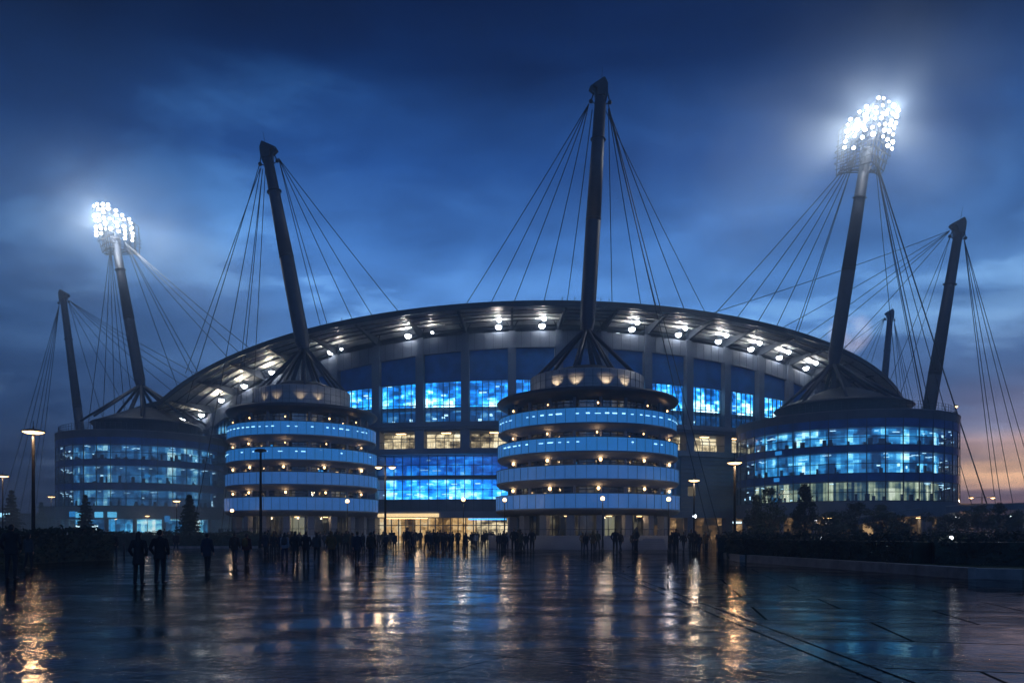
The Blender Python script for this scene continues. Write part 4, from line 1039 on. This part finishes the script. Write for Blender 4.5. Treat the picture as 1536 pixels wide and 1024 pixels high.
def hedge(pts, width, h, label, seed, dens=260, size=.07, cat='hedge', name='hedge', z0=0.0, mat='leafd'):
    """leafy hedge following a line of ground points"""
    rn = random.Random(seed); mb = MB(); core = MB()
    for (x0, y0), (x1, y1) in zip(pts[:-1], pts[1:]):
        d = Vector((x1-x0, y1-y0, 0)); L_ = d.length; d.normalize(); nrm = Vector((-d.y, d.x, 0))
        w = width/2-.1
        a, b = Vector((x0, y0, z0)), Vector((x1, y1, z0))
        core.hexa([tuple(a-nrm*w), tuple(b-nrm*w), tuple(b+nrm*w), tuple(a+nrm*w)] + [tuple(p+Vector((0, 0, h-.14))) for p in (a-nrm*w, b-nrm*w, b+nrm*w, a+nrm*w)])
        ph = rn.uniform(0, 9)
        for _ in range(int(L_*dens)):
            f = rn.random(); face = rn.random()
            hh = h*(1+.06*math.sin(f*L_*1.1+ph)+.04*math.sin(f*L_*3.7+ph*2))
            if face < .55: off, z = rn.choice((-1, 1))*(width/2+rn.gauss(0, .05)), rn.uniform(.05, 1)*hh
            else: off, z = rn.uniform(-.5, .5)*width, hh+rn.gauss(0, .07)+(.16 if rn.random() < .06 else 0)
            p = a+d*(f*L_)+nrm*off+Vector((0, 0, z))
            u = Vector((rn.gauss(0, 1), rn.gauss(0, 1), rn.gauss(0, 1))).normalized(); v = u.orthogonal().normalized(); s = size*rn.uniform(.6, 1.5)
            mb.quad(p-u*s, p-v*s*.5, p+u*s, p+v*s*.5)
    root = empty(name, (0, 0, 0), label, cat, 'hedges round the forecourt'); root.location = (pts[0][0], pts[0][1], 0)
    loc(mb.build('foliage', M[mat], root), root); loc(core.build('stem', M[mat], root), root); return root
# raised bed with kerb, grass strip and deep hedge on the sunset side
A0 = Vector((GX(1120, 39.5), 39.5)); A1 = Vector((GX(1452, 25.5), 25.5)); A2 = Vector((26, 20.5))
def kerbline(p0, p1, w, h, name, label, cat, group='stone kerbs of the planting beds'):
    d = (p1-p0); L_ = d.length; d.normalize(); nn = Vector((-d.y, d.x))*(1 if d.x > 0 else -1)
    mb = MB(); i = 0.0
    while i < L_-.05:
        a = p0+d*i; b = p0+d*min(L_, i+1.48)
        mb.hexa([(a.x, a.y, 0), (b.x, b.y, 0), (b.x+nn.x*w, b.y+nn.y*w, 0), (a.x+nn.x*w, a.y+nn.y*w, 0), (a.x, a.y, h), (b.x, b.y, h), (b.x+nn.x*w, b.y+nn.y*w, h), (a.x+nn.x*w, a.y+nn.y*w, h)]); i += 1.5
    o = mb.build(name, M['kerb'])
    return tag(o, label, cat, group)
kerbline(A0, A1, .35, .40, 'planter_wall', 'long low stone kerb wall in front of the deep dark hedge and grass strip', 'low wall')
kerbline(A1+Vector((.25, .2)), A2, .35, .37, 'planter_wall', 'short stone kerb wall at the photo edge, set back from the long one', 'low wall')
kerbline(A0+Vector((.02, .3)), A0+Vector((.6, 6)), .3, .38, 'planter_wall', 'end return of the stone kerb wall running toward the glass tower', 'low wall')
mb = MB(); d = (A2-A0)
mb.quad((A0.x+.3, A0.y+.3, .30), (A1.x+.3, A1.y+.3, .30), (A1.x+2, A1.y+8, .30), (A0.x+1, A0.y+7, .30)); mb.quad((A1.x+.3, A1.y+.3, .30), (A2.x+30, A2.y-4, .30), (A2.x+30, A2.y+20, .30), (A1.x+2, A1.y+8, .30))
rn = random.Random(4)
for _ in range(9000):
    f = rn.random()*1.25; p = A0.lerp(A2, f)+Vector((rn.uniform(.2, 1.5), rn.uniform(.6, 3.2))); hgt = rn.uniform(.05, .14); dx = rn.uniform(-.04, .04)
    n_ = len(mb.v); mb.v += [(p.x-.012, p.y, .3), (p.x+.012, p.y, .3), (p.x+dx, p.y, .3+hgt)]; mb.face((n_, n_+1, n_+2))
mb.build('grass', M['grass'], kind='stuff')
hedge([(A0.x+1.0, 43.5), (A1.x+2.2, 31.5), (30, 26)], 2.4, 1.36, 'deep dark clipped hedge behind the stone kerb wall', 2, 420, .09)
hedge([(A0.x+.5, 46.0), (24, 41), (40, 36)], 3.0, 1.45, 'second row of hedge showing just over the deep dark hedge', 5, 200, .11)
# planting beds on the hazy side
hedge([(GX(-30, 36), 36), (GX(70, 40), 40), (GX(150, 43), 43)], 2.4, 1.62, 'shaggy hedge bed under the tall saucer street lamp', 3, 420, .10)
kerbline(Vector((GX(88, 41), 39.0)), Vector((GX(150, 43), 41.6)), .35, .42, 'planter_wall', 'short stone kerb wall below the shaggy hedge bed', 'low wall')
hedge([(GX(158, 76), 76), (GX(280, 76), 75), (GX(408, 76), 76)], 2.6, 1.45, 'low dark hedge in front of the hazy tower and the farther ramp tower', 6, 260, .11)
kerbline(Vector((GX(190, 72), 72.5)), Vector((GX(420, 72), 72.5)), .4, .22, 'planter_wall', 'thin pale kerb along the low dark hedge before the hazy tower', 'low wall')
# rail and bollards by the shaggy hedge
for px, lb in ((139, 'bollard at the end of the shaggy hedge bed'), (186, 'bollard between the waiting man and the couple')):
    Y = 47; root = empty('bollard', (GX(px, Y), Y, 0), lb, 'bollard', 'bollards by the hedge bed'); mb = MB(); mb.tube((0, 0, 0), (0, 0, .88), .055, n=10); mb.build('post', M['darksteel'], root)
    mb = MB(); mb.lathe((0, 0, .88), [(.07, 0), (.07, .04), (.01, .08)], 10); mb.build('cap', M['steel'], root)
# low lights in the hedge
for px, Y, z, lb, c in ((1427, 31.3, 1.39, 'small white globe light on top of the deep dark hedge, farther from the pedestal lamp', (.9, .95, 1)), (1232, 39.2, 1.32, 'small white globe light on top of the hedge, nearer the pedestal lamp', (.9, .95, 1)), (1234, 38.6, .5, 'low warm ground light glowing in the grass strip', (1, .85, .5))):
    root = empty('garden_light', (GX(px, Y), Y, z-.1), lb, 'garden light', 'garden lights in the planting bed'); mb = MB(); mb.tube((0, 0, -z+.3), (0, 0, .05), .02, n=6); mb.build('stake', M['darksteel'], root)
    mb = MB(); mb.ball((0, -.0, .1), .075, 10); mb.build('bulb', M['lamp_cool'], root)
    plight('garden_bulb', (GX(px, Y), Y-.18, z), 3, c, .05, root)
# elevated walkway and low buildings
root = empty('walkway', (GX(1388, 88), 88, 0), 'curved concrete walkway deck on a pale column, beyond the trees on the sunset side', 'walkway')
mb = MB(); pr = [(1255, 80, 2.9), (1290, 83, 3.2), (1340, 86, 3.9), (1390, 89, 4.5), (1440, 91, 4.8), (1540, 93, 5.2), (1640, 95, 5.4)]
for (p0, y0, z0), (p1, y1, z1) in zip(pr[:-1], pr[1:]):
    x0, x1 = GX(p0, y0), GX(p1, y1); mb.hexa([(x0, y0, z0-.7), (x1, y1, z1-.7), (x1, y1+3, z1-.7), (x0, y0+3, z0-.7), (x0, y0, z0), (x1, y1, z1), (x1, y1+3, z1), (x0, y0+3, z0)])
loc(mb.build('deck', M['concrete'], root), root)
mb = MB()
for (p0, y0, z0), (p1, y1, z1) in zip(pr[:-1], pr[1:]):
    x0, x1 = GX(p0, y0), GX(p1, y1); mb.tube((x0, y0, z0+.12), (x1, y1, z1+.12), .05, n=6)
loc(mb.build('handrail', M['drum'], root), root)
for px, Y in ((1388, 89), (1545, 93)):
    x = GX(px, Y+1.5); mb = MB(); mb.box(x-.55, x+.55, Y+1, Y+2.2, 0, 3.9); loc(mb.build('column', M['concrete'], root), root)
def low_building(px0, px1, Y, d, h, label, nwin, wmat, mat='darkclad'):
    x0, x1 = GX(px0, Y), GX(px1, Y); root = empty('low_building', ((x0+x1)/2, Y, 0), label, 'building', 'low buildings beyond the forecourt')
    a, b = x0-(x0+x1)/2, x1-(x0+x1)/2
    mb = MB(); mb.box(a, b, 0, d, 0, h); mb.build('wall', M[mat], root)
    mb = MB(); mb.box(a-.4, b+.4, -.4, d+.4, h, h+.35); mb.build('roof', M['roofdark'], root)
    rn = random.Random(int(px0)+7)
    for i in range(nwin):
        xw = a+(b-a)*(i+.5)/nwin; fr = MB(); fr.box(xw-.8, xw+.8, -.06, .02, h*.4, h*.75); w = fr.build('window', M['mullion'], root)
        mb = MB(); mb.box(xw-.7, xw+.7, -.09, -.05, h*.43, h*.72); mb.build('pane', M[wmat] if rn.random() < .6 else M['darksteel'], w)
low_building(1420, 1700, 112, 10, 5.6, 'low dark building beyond the walkway on the sunset side', 16, 'int_dim', 'concrete')
low_building(-60, 12, 128, 8, 4.6, 'low building with a blue lit strip, behind the conifer at the photo edge', 5, 'int_office')
mb = MB(); x0, x1 = GX(-40, 127), GX(16, 127); mb.box(x0, x1, 126.9, 127.2, 4.2, 4.9); tag(mb.build('light_sign', M['led']), 'glowing blue white strip sign on the low building behind the conifer', 'light strip')
low_building(60, 160, 150, 10, 6.5, 'low hazy block between the small conifer and the hazy glass tower', 8, 'int_dim')
# far treeline on both sides
mb = MB(); rn = random.Random(77)
for x in range(-420, 430, 5):
    yy = 265+rn.uniform(-8, 8); hh = rn.uniform(6, 12) if abs(x) > 90 else 4
    leaves(mb, rn, (x, yy, hh*.45), 4.5, 3, hh*.55, 46, 1.2)
mb.build('wood', M['leafd'], kind='stuff')
# ================================================================== PEOPLE
def capsule(mb, a, b, ra, rb, n=12, flat=False):
    """tapered, closed, elliptical limb section from a to b; radii are (sideways, fore-aft)"""
    a = Vector(a); b = Vector(b); d = b-a; L_ = d.length
    if L_ < 1e-5: d = Vector((0, 0, 1)); L_ = .001
    d.normalize()
    u = Vector((1, 0, 0)); u = u-d*u.dot(d)
    if u.length < .2: u = Vector((0, 0, 1))-d*d.z
    u.normalize(); w = d.cross(u)
    ra = ra if isinstance(ra, tuple) else (ra, ra); rb = rb if isinstance(rb, tuple) else (rb, rb)
    rings = []
    for q in (.12, .5, .87): rings.append(((-.012 if flat else -min(ra)*.9)*math.sqrt(1-q*q), ra, q))
    rings.append((0, ra, 1)); rings.append((L_, rb, 1))
    for q in (.87, .5, .12): rings.append((L_+min(rb)*math.sqrt(1-q*q)*.9, rb, q))
    k = len(mb.v)
    for off, r, q in rings:
        for i in range(n):
            t = 2*PI*i/n; mb.v.append(tuple(a+d*off+u*(math.cos(t)*r[0]*q)+w*(math.sin(t)*r[1]*q)))
    for g in range(len(rings)-1):
        for i in range(n):
            m = (i+1) % n; mb.f.append((k+g*n+i, k+g*n+m, k+(g+1)*n+m, k+(g+1)*n+i))
    mb.f.append(tuple(k+i for i in range(n))[::-1]); e = k+(len(rings)-1)*n; mb.f.append(tuple(e+i for i in range(n)))
def fuse(name, mb, mat, parent, voxel=.018, smooth=4):
    """melts the sections into one continuous skin"""
    me = bpy.data.meshes.new(name); me.from_pydata(mb.v, [], mb.f)
    o = bpy.data.objects.new(name, me); C.objects.link(o)
    md = o.modifiers.new('r', 'REMESH'); md.mode = 'VOXEL'; md.voxel_size = voxel; md.use_smooth_shade = True
    if smooth: m2 = o.modifiers.new('s', 'SMOOTH'); m2.iterations = smooth; m2.factor = .5
    dg = bpy.context.evaluated_depsgraph_get(); nm = bpy.data.meshes.new_from_object(o.evaluated_get(dg))
    C.objects.unlink(o); bpy.data.objects.remove(o)
    nm.name = name; nm.materials.clear(); nm.materials.append(mat)
    r = bpy.data.objects.new(name, nm); C.objects.link(r); r.parent = parent
    return r

def make_person(h=1.72, coat='black', trousers='denim', hem=.80, hair='short', stride=0.0, arms='down', wide=1.0, detail=True):
    """root Empty at the feet, facing +Y"""
    k = h/1.74
    root = bpy.data.objects.new('person', None); C.objects.link(root); root.empty_display_size = .3
    B = MB()
    def V3(*c): return Vector(c)*k
    def r2(a, b): return (a*k, b*k)
    pel = V3(0, 0, .95); ab = V3(0, .005, 1.12); ch = V3(0, .0, 1.32); n0 = V3(0, -.01, 1.45); n1 = V3(0, .012, 1.54); hd = V3(0, .025, 1.60); ht = V3(0, .012, 1.665)
    capsule(B, pel, ab, r2(.145*wide, .10), r2(.130*wide, .09)); capsule(B, ab, ch, r2(.130*wide, .09), r2(.150*wide, .105)); capsule(B, ch, n0, r2(.150*wide, .10), r2(.07, .06))
    capsule(B, n0, n1, r2(.056, .056), r2(.052, .055)); capsule(B, V3(0, .045, 1.555), V3(0, .03, 1.60), r2(.045, .05), r2(.066, .075)); capsule(B, hd, ht, r2(.068, .085), r2(.070, .088))
    capsule(B, V3(0, .112, 1.615), V3(0, .135, 1.585), .010*k, .015*k)      # nose
    capsule(B, V3(-.018, .10, 1.555), V3(.018, .10, 1.555), .010*k, .010*k)  # mouth
    for s in (-1, 1):
        capsule(B, V3(s*.076, .01, 1.615), V3(s*.074, .014, 1.585), r2(.010, .02), r2(.008, .012))
        capsule(B, V3(s*.03, .088, 1.632), V3(s*.034, .088, 1.632), .016*k, .016*k)
    legs = {}; armsd = {}
    for s in (-1, 1):
        st = stride*s
        hp = V3(s*.085*wide, 0, .90); kn = V3(s*.10*wide, st*.25+.02, .50); an = V3(s*.105*wide, st*.46-.02, .10+(.05 if st < -.15 else 0)); to = an+V3(s*.02, .13, -.065)
        legs[s] = (hp, kn, an, to)
        capsule(B, hp, kn, .088*k*wide, .056*k); capsule(B, kn, an, .055*k, .036*k); capsule(B, an+V3(0, -.02, -.03), to, .036*k, .032*k)
        sh = V3(s*.170*wide, -.005, 1.405)
        if arms == 'down' or (arms == 'bag' and s < 0): el = V3(s*.225*wide, -.03-st*.12, 1.13); wr = V3(s*.235*wide, .04-st*.22, .89)
        elif arms == 'pocket': el = V3(s*.265*wide, -.06, 1.14); wr = V3(s*.215*wide, .07, .95)
        else: el = V3(s*.235*wide, 0, 1.13); wr = V3(s*.215*wide, .12, .94)
        armsd[s] = (sh, el, wr)
        capsule(B, sh, el, .052*k, .042*k); capsule(B, el, wr, .041*k, .027*k)
        dv = (wr-el).normalized(); pm = wr+dv*.075*k
        side = Vector((0, 1, 0)); side = (side-dv*side.dot(dv)).normalized(); inn = Vector((-s, 0, 0)); inn = (inn-dv*inn.dot(dv)).normalized()
        capsule(B, wr+dv*.02*k, pm, r2(.017, .033), r2(.015, .038))
        for o_, ln in ((-.030, .060), (-.010, .078), (.010, .072), (.029, .055)):
            a = pm+dv*.012*k+side*o_*k; b = a+dv*ln*.55*k+inn*.008*k; c = b+dv*ln*.4*k+inn*.022*k
            capsule(B, a, b, .0095*k, .009*k, 8); capsule(B, b, c, .009*k, .0075*k, 8)
        t0 = wr+dv*.03*k+side*.028*k; t1 = t0+dv*.035*k+side*.03*k+inn*.01*k; capsule(B, t0, t1, .013*k, .011*k, 8); capsule(B, t1, t1+dv*.03*k+inn*.01*k, .011*k, .009*k, 8)
    fuse('body', B, M['skin'], root, .0095 if detail else .016, 3)
    # coat
    m = MB(); fl = (.196 if hem > .75 else .205)*wide
    capsule(m, V3(0, .0, hem), V3(0, 0, 1.10), r2(fl, .150), r2(.155*wide, .120), 16, True); capsule(m, V3(0, 0, 1.12), V3(0, 0, 1.34), r2(.152*wide, .118), r2(.172*wide, .125))
    capsule(m, V3(-.10*wide, 0, 1.41), V3(.10*wide, 0, 1.41), .068*k, .068*k); capsule(m, V3(0, 0, 1.36), V3(0, 0, 1.46), r2(.15*wide, .11), r2(.075, .075)); capsule(m, V3(0, .0, 1.46), V3(0, .005, 1.50), r2(.070, .072), r2(.068, .07))
    for s in (-1, 1):
        sh, el, wr = armsd[s]; capsule(m, sh, el, .072*k, .058*k); capsule(m, el, wr+(el-wr)*.05, .057*k, .042*k)
    fuse('coat', m, M['cloth_'+coat], root, .017, 5)
    m = MB(); capsule(m, V3(-.04, 0, .95), V3(.04, 0, .95), r2(.10*wide, .10), r2(.10*wide, .10))
    for s in (-1, 1):
        hp, kn, an, to = legs[s]; capsule(m, hp, kn, .090*k*wide, .070*k); capsule(m, kn, an+Vector((0, 0, .02)), .072*k, .056*k)
    fuse('trousers', m, M['cloth_'+trousers], root, .018, 3)
    for s in (-1, 1):
        hp, kn, an, to = legs[s]; m = MB(); capsule(m, an+V3(0, -.03, -.055), to+V3(0, .03, -.002), r2(.046, .042), r2(.046, .032)); capsule(m, an+V3(0, -.02, -.03), an+V3(0, -.015, .02), .048*k, .045*k)
        fuse('shoe', m, M['cloth_black'], root, .014, 2)
    m = MB(); nm_, hm = 'hair', 'hair'; g = 1.0
    if hair == 'beanie': nm_, hm, g = 'hat', 'cloth_grey', 1.06
    if hair == 'hood': nm_, hm, g = 'hood', 'cloth_'+coat, 1.16
    capsule(m, V3(0, -.006, 1.645), V3(0, -.002, 1.685), r2(.079*g, .096*g), r2(.070*g, .084*g))
    capsule(m, V3(0, -.04, 1.60), V3(0, -.03, 1.66), r2(.074*g, .06*g), r2(.076*g, .07*g))
    if hair == 'long': capsule(m, V3(0, -.045, 1.60), V3(0, -.07, 1.40), r2(.082, .05), r2(.078, .03))
    if hair == 'bun': capsule(m, V3(0, -.09, 1.70), V3(0, -.105, 1.71), .036*k, .034*k)
    if hair == 'hood': capsule(m, V3(0, -.04, 1.60), V3(0, -.03, 1.47), r2(.09, .075), r2(.10, .08))
    fuse(nm_, m, M[hm], root, .013, 3)
    return root
def pplace(root, px, Y, label, rz=0, group=None, scale=1):
    root.location = (GX(px, Y), Y, 0); root.rotation_euler = (0, 0, rz); root.scale = (scale,)*3
    tag(root, label, 'person', group or 'people walking across the forecourt'); return root
used = []
V_ = []  # variants
specs = [dict(coat='black', trousers='black', hem=.66, hair='long', arms='pocket'),
         dict(coat='black', trousers='black', hem=.80, hair='short', arms='pocket', wide=1.12),
         dict(coat='black', trousers='denim', hem=.84, hair='short', stride=.45),
         dict(coat='grey', trousers='black', hem=.84, hair='long', arms='down', stride=.2),
         dict(coat='navy', trousers='black', hem=.70, hair='bun', stride=-.3),
         dict(coat='brown', trousers='denim', hem=.80, hair='beanie', stride=-.45, wide=1.05),
         dict(coat='ochre', trousers='black', hem=.74, hair='hood', arms='pocket', wide=1.12),
         dict(coat='pale', trousers='denim', hem=.84, hair='long', stride=.3, wide=.95),
         dict(coat='olive', trousers='black', hem=.78, hair='short', arms='bag', stride=.5),
         dict(coat='red', trousers='black', hem=.82, hair='beanie', arms='down', stride=-.2)]
near = [(17, 25.5, 1.90, 1, 'large standing man in a dark jacket at the photo edge, by the shaggy hedge', .2),
        (43, 32, 1.56, 3, 'small figure in a grey top standing under the tall saucer street lamp', -.1),
        (171, 44, 1.62, 2, 'lone man in dark clothes standing between the hedge bed and the couple', .3),
        (208, 22.8, 1.66, 0, 'long haired woman in a knee length dark coat, nearer half of the couple', .12),
        (240, 23.2, 1.72, 1, 'broad man in a dark jacket and trousers standing beside the long haired woman', -.08),
        (264, 56, 1.60, 2, 'small solitary figure in front of the low dark hedge behind the couple', .2),
        (311, 30, 1.60, 4, 'solitary walker with hair in a bun, between the couple and the backpack pair', 0),
        (352, 37, 1.62, 5, 'walker in a brown jacket with a backpack, first of the backpack pair from the couple', .1),
        (370, 36.4, 1.56, 9, 'walker in a dark red jacket with a backpack, second of the backpack pair', -.1),
        (398, 48, 1.68, 4, 'woman in a dark hip length coat standing under the unlit black lamp post', -.2),
        (427, 39, 1.62, 7, 'walker in a pale blue top leading the strolling group', .1),
        (443, 37.5, 1.68, 0, 'long coated walker just beside the pale blue top', -.05),
        (459, 38, 1.66, 1, 'broad dark jacketed man walking in the middle of the strolling group', .05),
        (475, 40.5, 1.62, 3, 'slim walker in a grey top, before the ochre jacket', .1),
        (497, 39.5, 1.66, 6, 'walker in a bulky ochre hooded jacket', -.1),
        (536, 38.6, 1.66, 4, 'dark coated walker with a bun, just past the ochre jacket', .05),
        (557, 39.6, 1.64, 5, 'brown jacketed walker with a beanie, last before the dense crowd', -.05)]
proto = {}
for px, Y, h, vi, lb, rz in near:
    r = make_person(h=h, **specs[vi]); pplace(r, px, Y, lb, rz, 'people strolling near the camera'); used.append((px, Y))
    if vi not in proto: proto[vi] = r
for vi in range(10):
    if vi not in proto:
        proto[vi] = make_person(h=1.70, detail=False, **specs[vi]); pplace(proto[vi], 505, 47+vi*.3, 'dark figure walking just behind the ochre jacket', .1, 'crowd in front of the stadium')
# backpacks
def backpack(px, Y, h, label, mat, rz):
    root = empty('backpack', (GX(px, Y), Y, 0), label, 'backpack', 'backpacks on walkers', rz); k = h/1.74
    prof = [(.02, 0), (.11, .02), (.125, .12), (.12, .3), (.07, .40), (.01, .42)]
    mb = MB(); mb.lathe((0, 0, 0), prof, 12); o = mb.build('bag', M[mat], root)
    o.data.transform(Matrix.Translation((0, -.19*k, 1.02*k)) @ Matrix.Diagonal((1.15, .62, 1, 1)))
    mb = MB()
    for s in (-1, 1):
        pts = [(s*.09, -.15, 1.40), (s*.10, -.05, 1.485), (s*.10, .10, 1.43), (s*.12, .14, 1.25), (s*.13, .0, 1.08), (s*.10, -.15, 1.06)]
        for a, b in zip(pts[:-1], pts[1:]): mb.tube(Vector(a)*k, Vector(b)*k, .018, n=5)
    mb.build('strap', M[mat], root)
backpack(352, 37, 1.62, 'brown backpack on the first walker of the backpack pair', 'cloth_brown', .1)
backpack(370, 36.4, 1.56, 'ochre backpack on the dark red jacketed walker', 'cloth_ochre', -.1)
backpack(427, 39, 1.62, 'grey backpack on the walker in the pale blue top', 'cloth_grey', .1)
# crowd
rn = random.Random(42)
zones = [(380, 520, 50, 60, 10, 'figure walking behind the strolling group toward the farther ramp tower'),  # px range, Y range, count, label
    (505, 620, 50, 62, 16, 'dark figure between the last near walkers and the globe lamp in the crowd'),
    (600, 760, 56, 66, 15, 'dark figure in the dense crowd walking up to the lit entrance'),
    (575, 760, 74, 92, 42, 'small figure in the far crowd at the lit entrance doors'),
    (400, 575, 70, 84, 30, 'small figure in the crowd at the foot of the farther ramp tower'),
    (765, 815, 58, 64, 8, 'figure in the small group by the globe lamp at the ramp tower edge'),
    (865, 960, 56, 66, 10, 'scattered figure in front of the steps of the nearer ramp tower'),
    (995, 1060, 55, 62, 9, 'figure in the group at the louvred wall side of the ramp tower'),
    (1040, 1200, 66, 88, 20, 'figure in the crowd behind the pedestal lamp post')]
for a, b, y0, y1, cnt, lb in zones:
    for i in range(cnt):
        vi = rn.choice([0, 1, 2, 3, 4, 5, 1, 2, 8, 9, 6, 7] if rn.random() < .5 else [0, 1, 2, 4]); c = copy_tree(proto[vi])
        Y = rn.uniform(y0, y1); px = rn.uniform(a, b)
        if 860 < px < 970: Y = min(Y, 65.5)
        if 745 < px < 1015: Y = min(Y, 65)
        pplace(c, px, Y, lb, rn.gauss(0, .5) if rn.random() < .8 else rn.uniform(0, 6), 'crowd in front of the stadium', rn.uniform(.93, 1.06))
        c.name = 'person'
# ================================================================== HAZE, CAMERA, RENDER
def haze(density=.0023, x0=-230, x1=230, y0=-30, y1=285, z1=66):
    mb = MB(); mb.box(x0, x1, y0, y1, -1.0, z1)
    m, nt, out = nodemat('haze')
    v = N(nt, 'ShaderNodeVolumePrincipled'); v.inputs['Color'].default_value = (.50, .74, 1, 1); v.inputs['Density'].default_value = density; v.inputs['Anisotropy'].default_value = .3
    L(nt, v, 0, out, 'Volume')
    mb.build('haze', m, kind='stuff')
haze()
def mist(name, c, rad, density, seed, tilt=0, scale=.06, thresh=(.38, .72)):
    """drifting bank of mist: a closed ellipsoid whose density thins toward its edge and is broken by wisps"""
    mb = MB(); mb.lathe((0, 0, 0), [(math.sin(PI*i/12) if 0 < i < 12 else 1e-4, -math.cos(PI*i/12)) for i in range(13)], 24)
    m, nt, out = nodemat(name)
    tc = N(nt, 'ShaderNodeTexCoord')
    ln = N(nt, 'ShaderNodeVectorMath', operation='LENGTH'); L(nt, tc, 'Object', ln, 0)
    fall = N(nt, 'ShaderNodeMapRange'); fall.interpolation_type = 'SMOOTHERSTEP'; fall.inputs['From Min'].default_value = 1.0; fall.inputs['From Max'].default_value = 0.30; L(nt, ln, 'Value', fall, 0)
    mp = N(nt, 'ShaderNodeMapping'); mp.inputs['Scale'].default_value = (rad[0]*scale, rad[1]*scale, rad[2]*scale*1.4); mp.inputs['Location'].default_value = (seed, seed*2, 0); L(nt, tc, 'Object', mp, 'Vector')
    no = N(nt, 'ShaderNodeTexNoise'); no.inputs['Scale'].default_value = 1.0; no.inputs['Detail'].default_value = 4; no.inputs['Distortion'].default_value = .6; L(nt, mp, 0, no, 'Vector')
    w = N(nt, 'ShaderNodeMapRange'); w.inputs['From Min'].default_value = thresh[0]; w.inputs['From Max'].default_value = thresh[1]; L(nt, no, 'Fac', w, 0)
    d = math_(nt, 'MULTIPLY', math_(nt, 'MULTIPLY', fall.outputs[0], math_(nt, 'MULTIPLY_ADD', w.outputs[0], .85, .15)), density)
    v = N(nt, 'ShaderNodeVolumePrincipled'); v.inputs['Color'].default_value = (.74, .87, 1, 1); v.inputs['Anisotropy'].default_value = .2; nt.links.new(d, v.inputs['Density'])
    L(nt, v, 0, out, 'Volume')
    o = mb.build(name, m, kind='stuff'); o.location = c; o.scale = rad; o.rotation_euler = (0, tilt, 0); return o
mist('mist', P(1240, 232, 97), (44, 16, 24), .019, 1.3, math.radians(-28))
mist('mist', P(190, 385, 117), (42, 16, 21), .021, 5.1, math.radians(24))
mist('ground_mist', P(215, 790, 104), (38, 14, 16), .07, 9.7)
mist('ground_mist', P(470, 800, 86), (24, 8, 5), .03, 2.2)
sc.cycles.volume_step_rate = 2.0; sc.cycles.volume_max_steps = 96
cam = bpy.data.cameras.new('camera'); co = bpy.data.objects.new('camera', cam); C.objects.link(co)
co.location = (0, 0, CZ); co.rotation_euler = (math.radians(90), 0, 0)
cam.sensor_width = 36; cam.lens = F/1536*36; cam.shift_x = 0; cam.shift_y = (HY-512)/1536
cam.clip_end = 5000; cam.clip_start = .1
sc.camera = co
sc.view_settings.view_transform = 'Standard'; sc.view_settings.look = 'None'; sc.view_settings.exposure = .15; sc.view_settings.gamma = 1
cy = sc.cycles
cy.use_denoising = True; cy.max_bounces = 6; cy.diffuse_bounces = 1; cy.glossy_bounces = 3; cy.transmission_bounces = 2; cy.transparent_max_bounces = 12; cy.volume_bounces = 0
cy.sample_clamp_indirect = 4; cy.sample_clamp_direct = 0; cy.caustics_reflective = False; cy.caustics_refractive = False
try: cy.denoiser = 'OPENIMAGEDENOISE'
except Exception: pass
cy.use_light_tree = True
for o in bpy.data.objects:
    if o.name == 'haze': cy_ = o
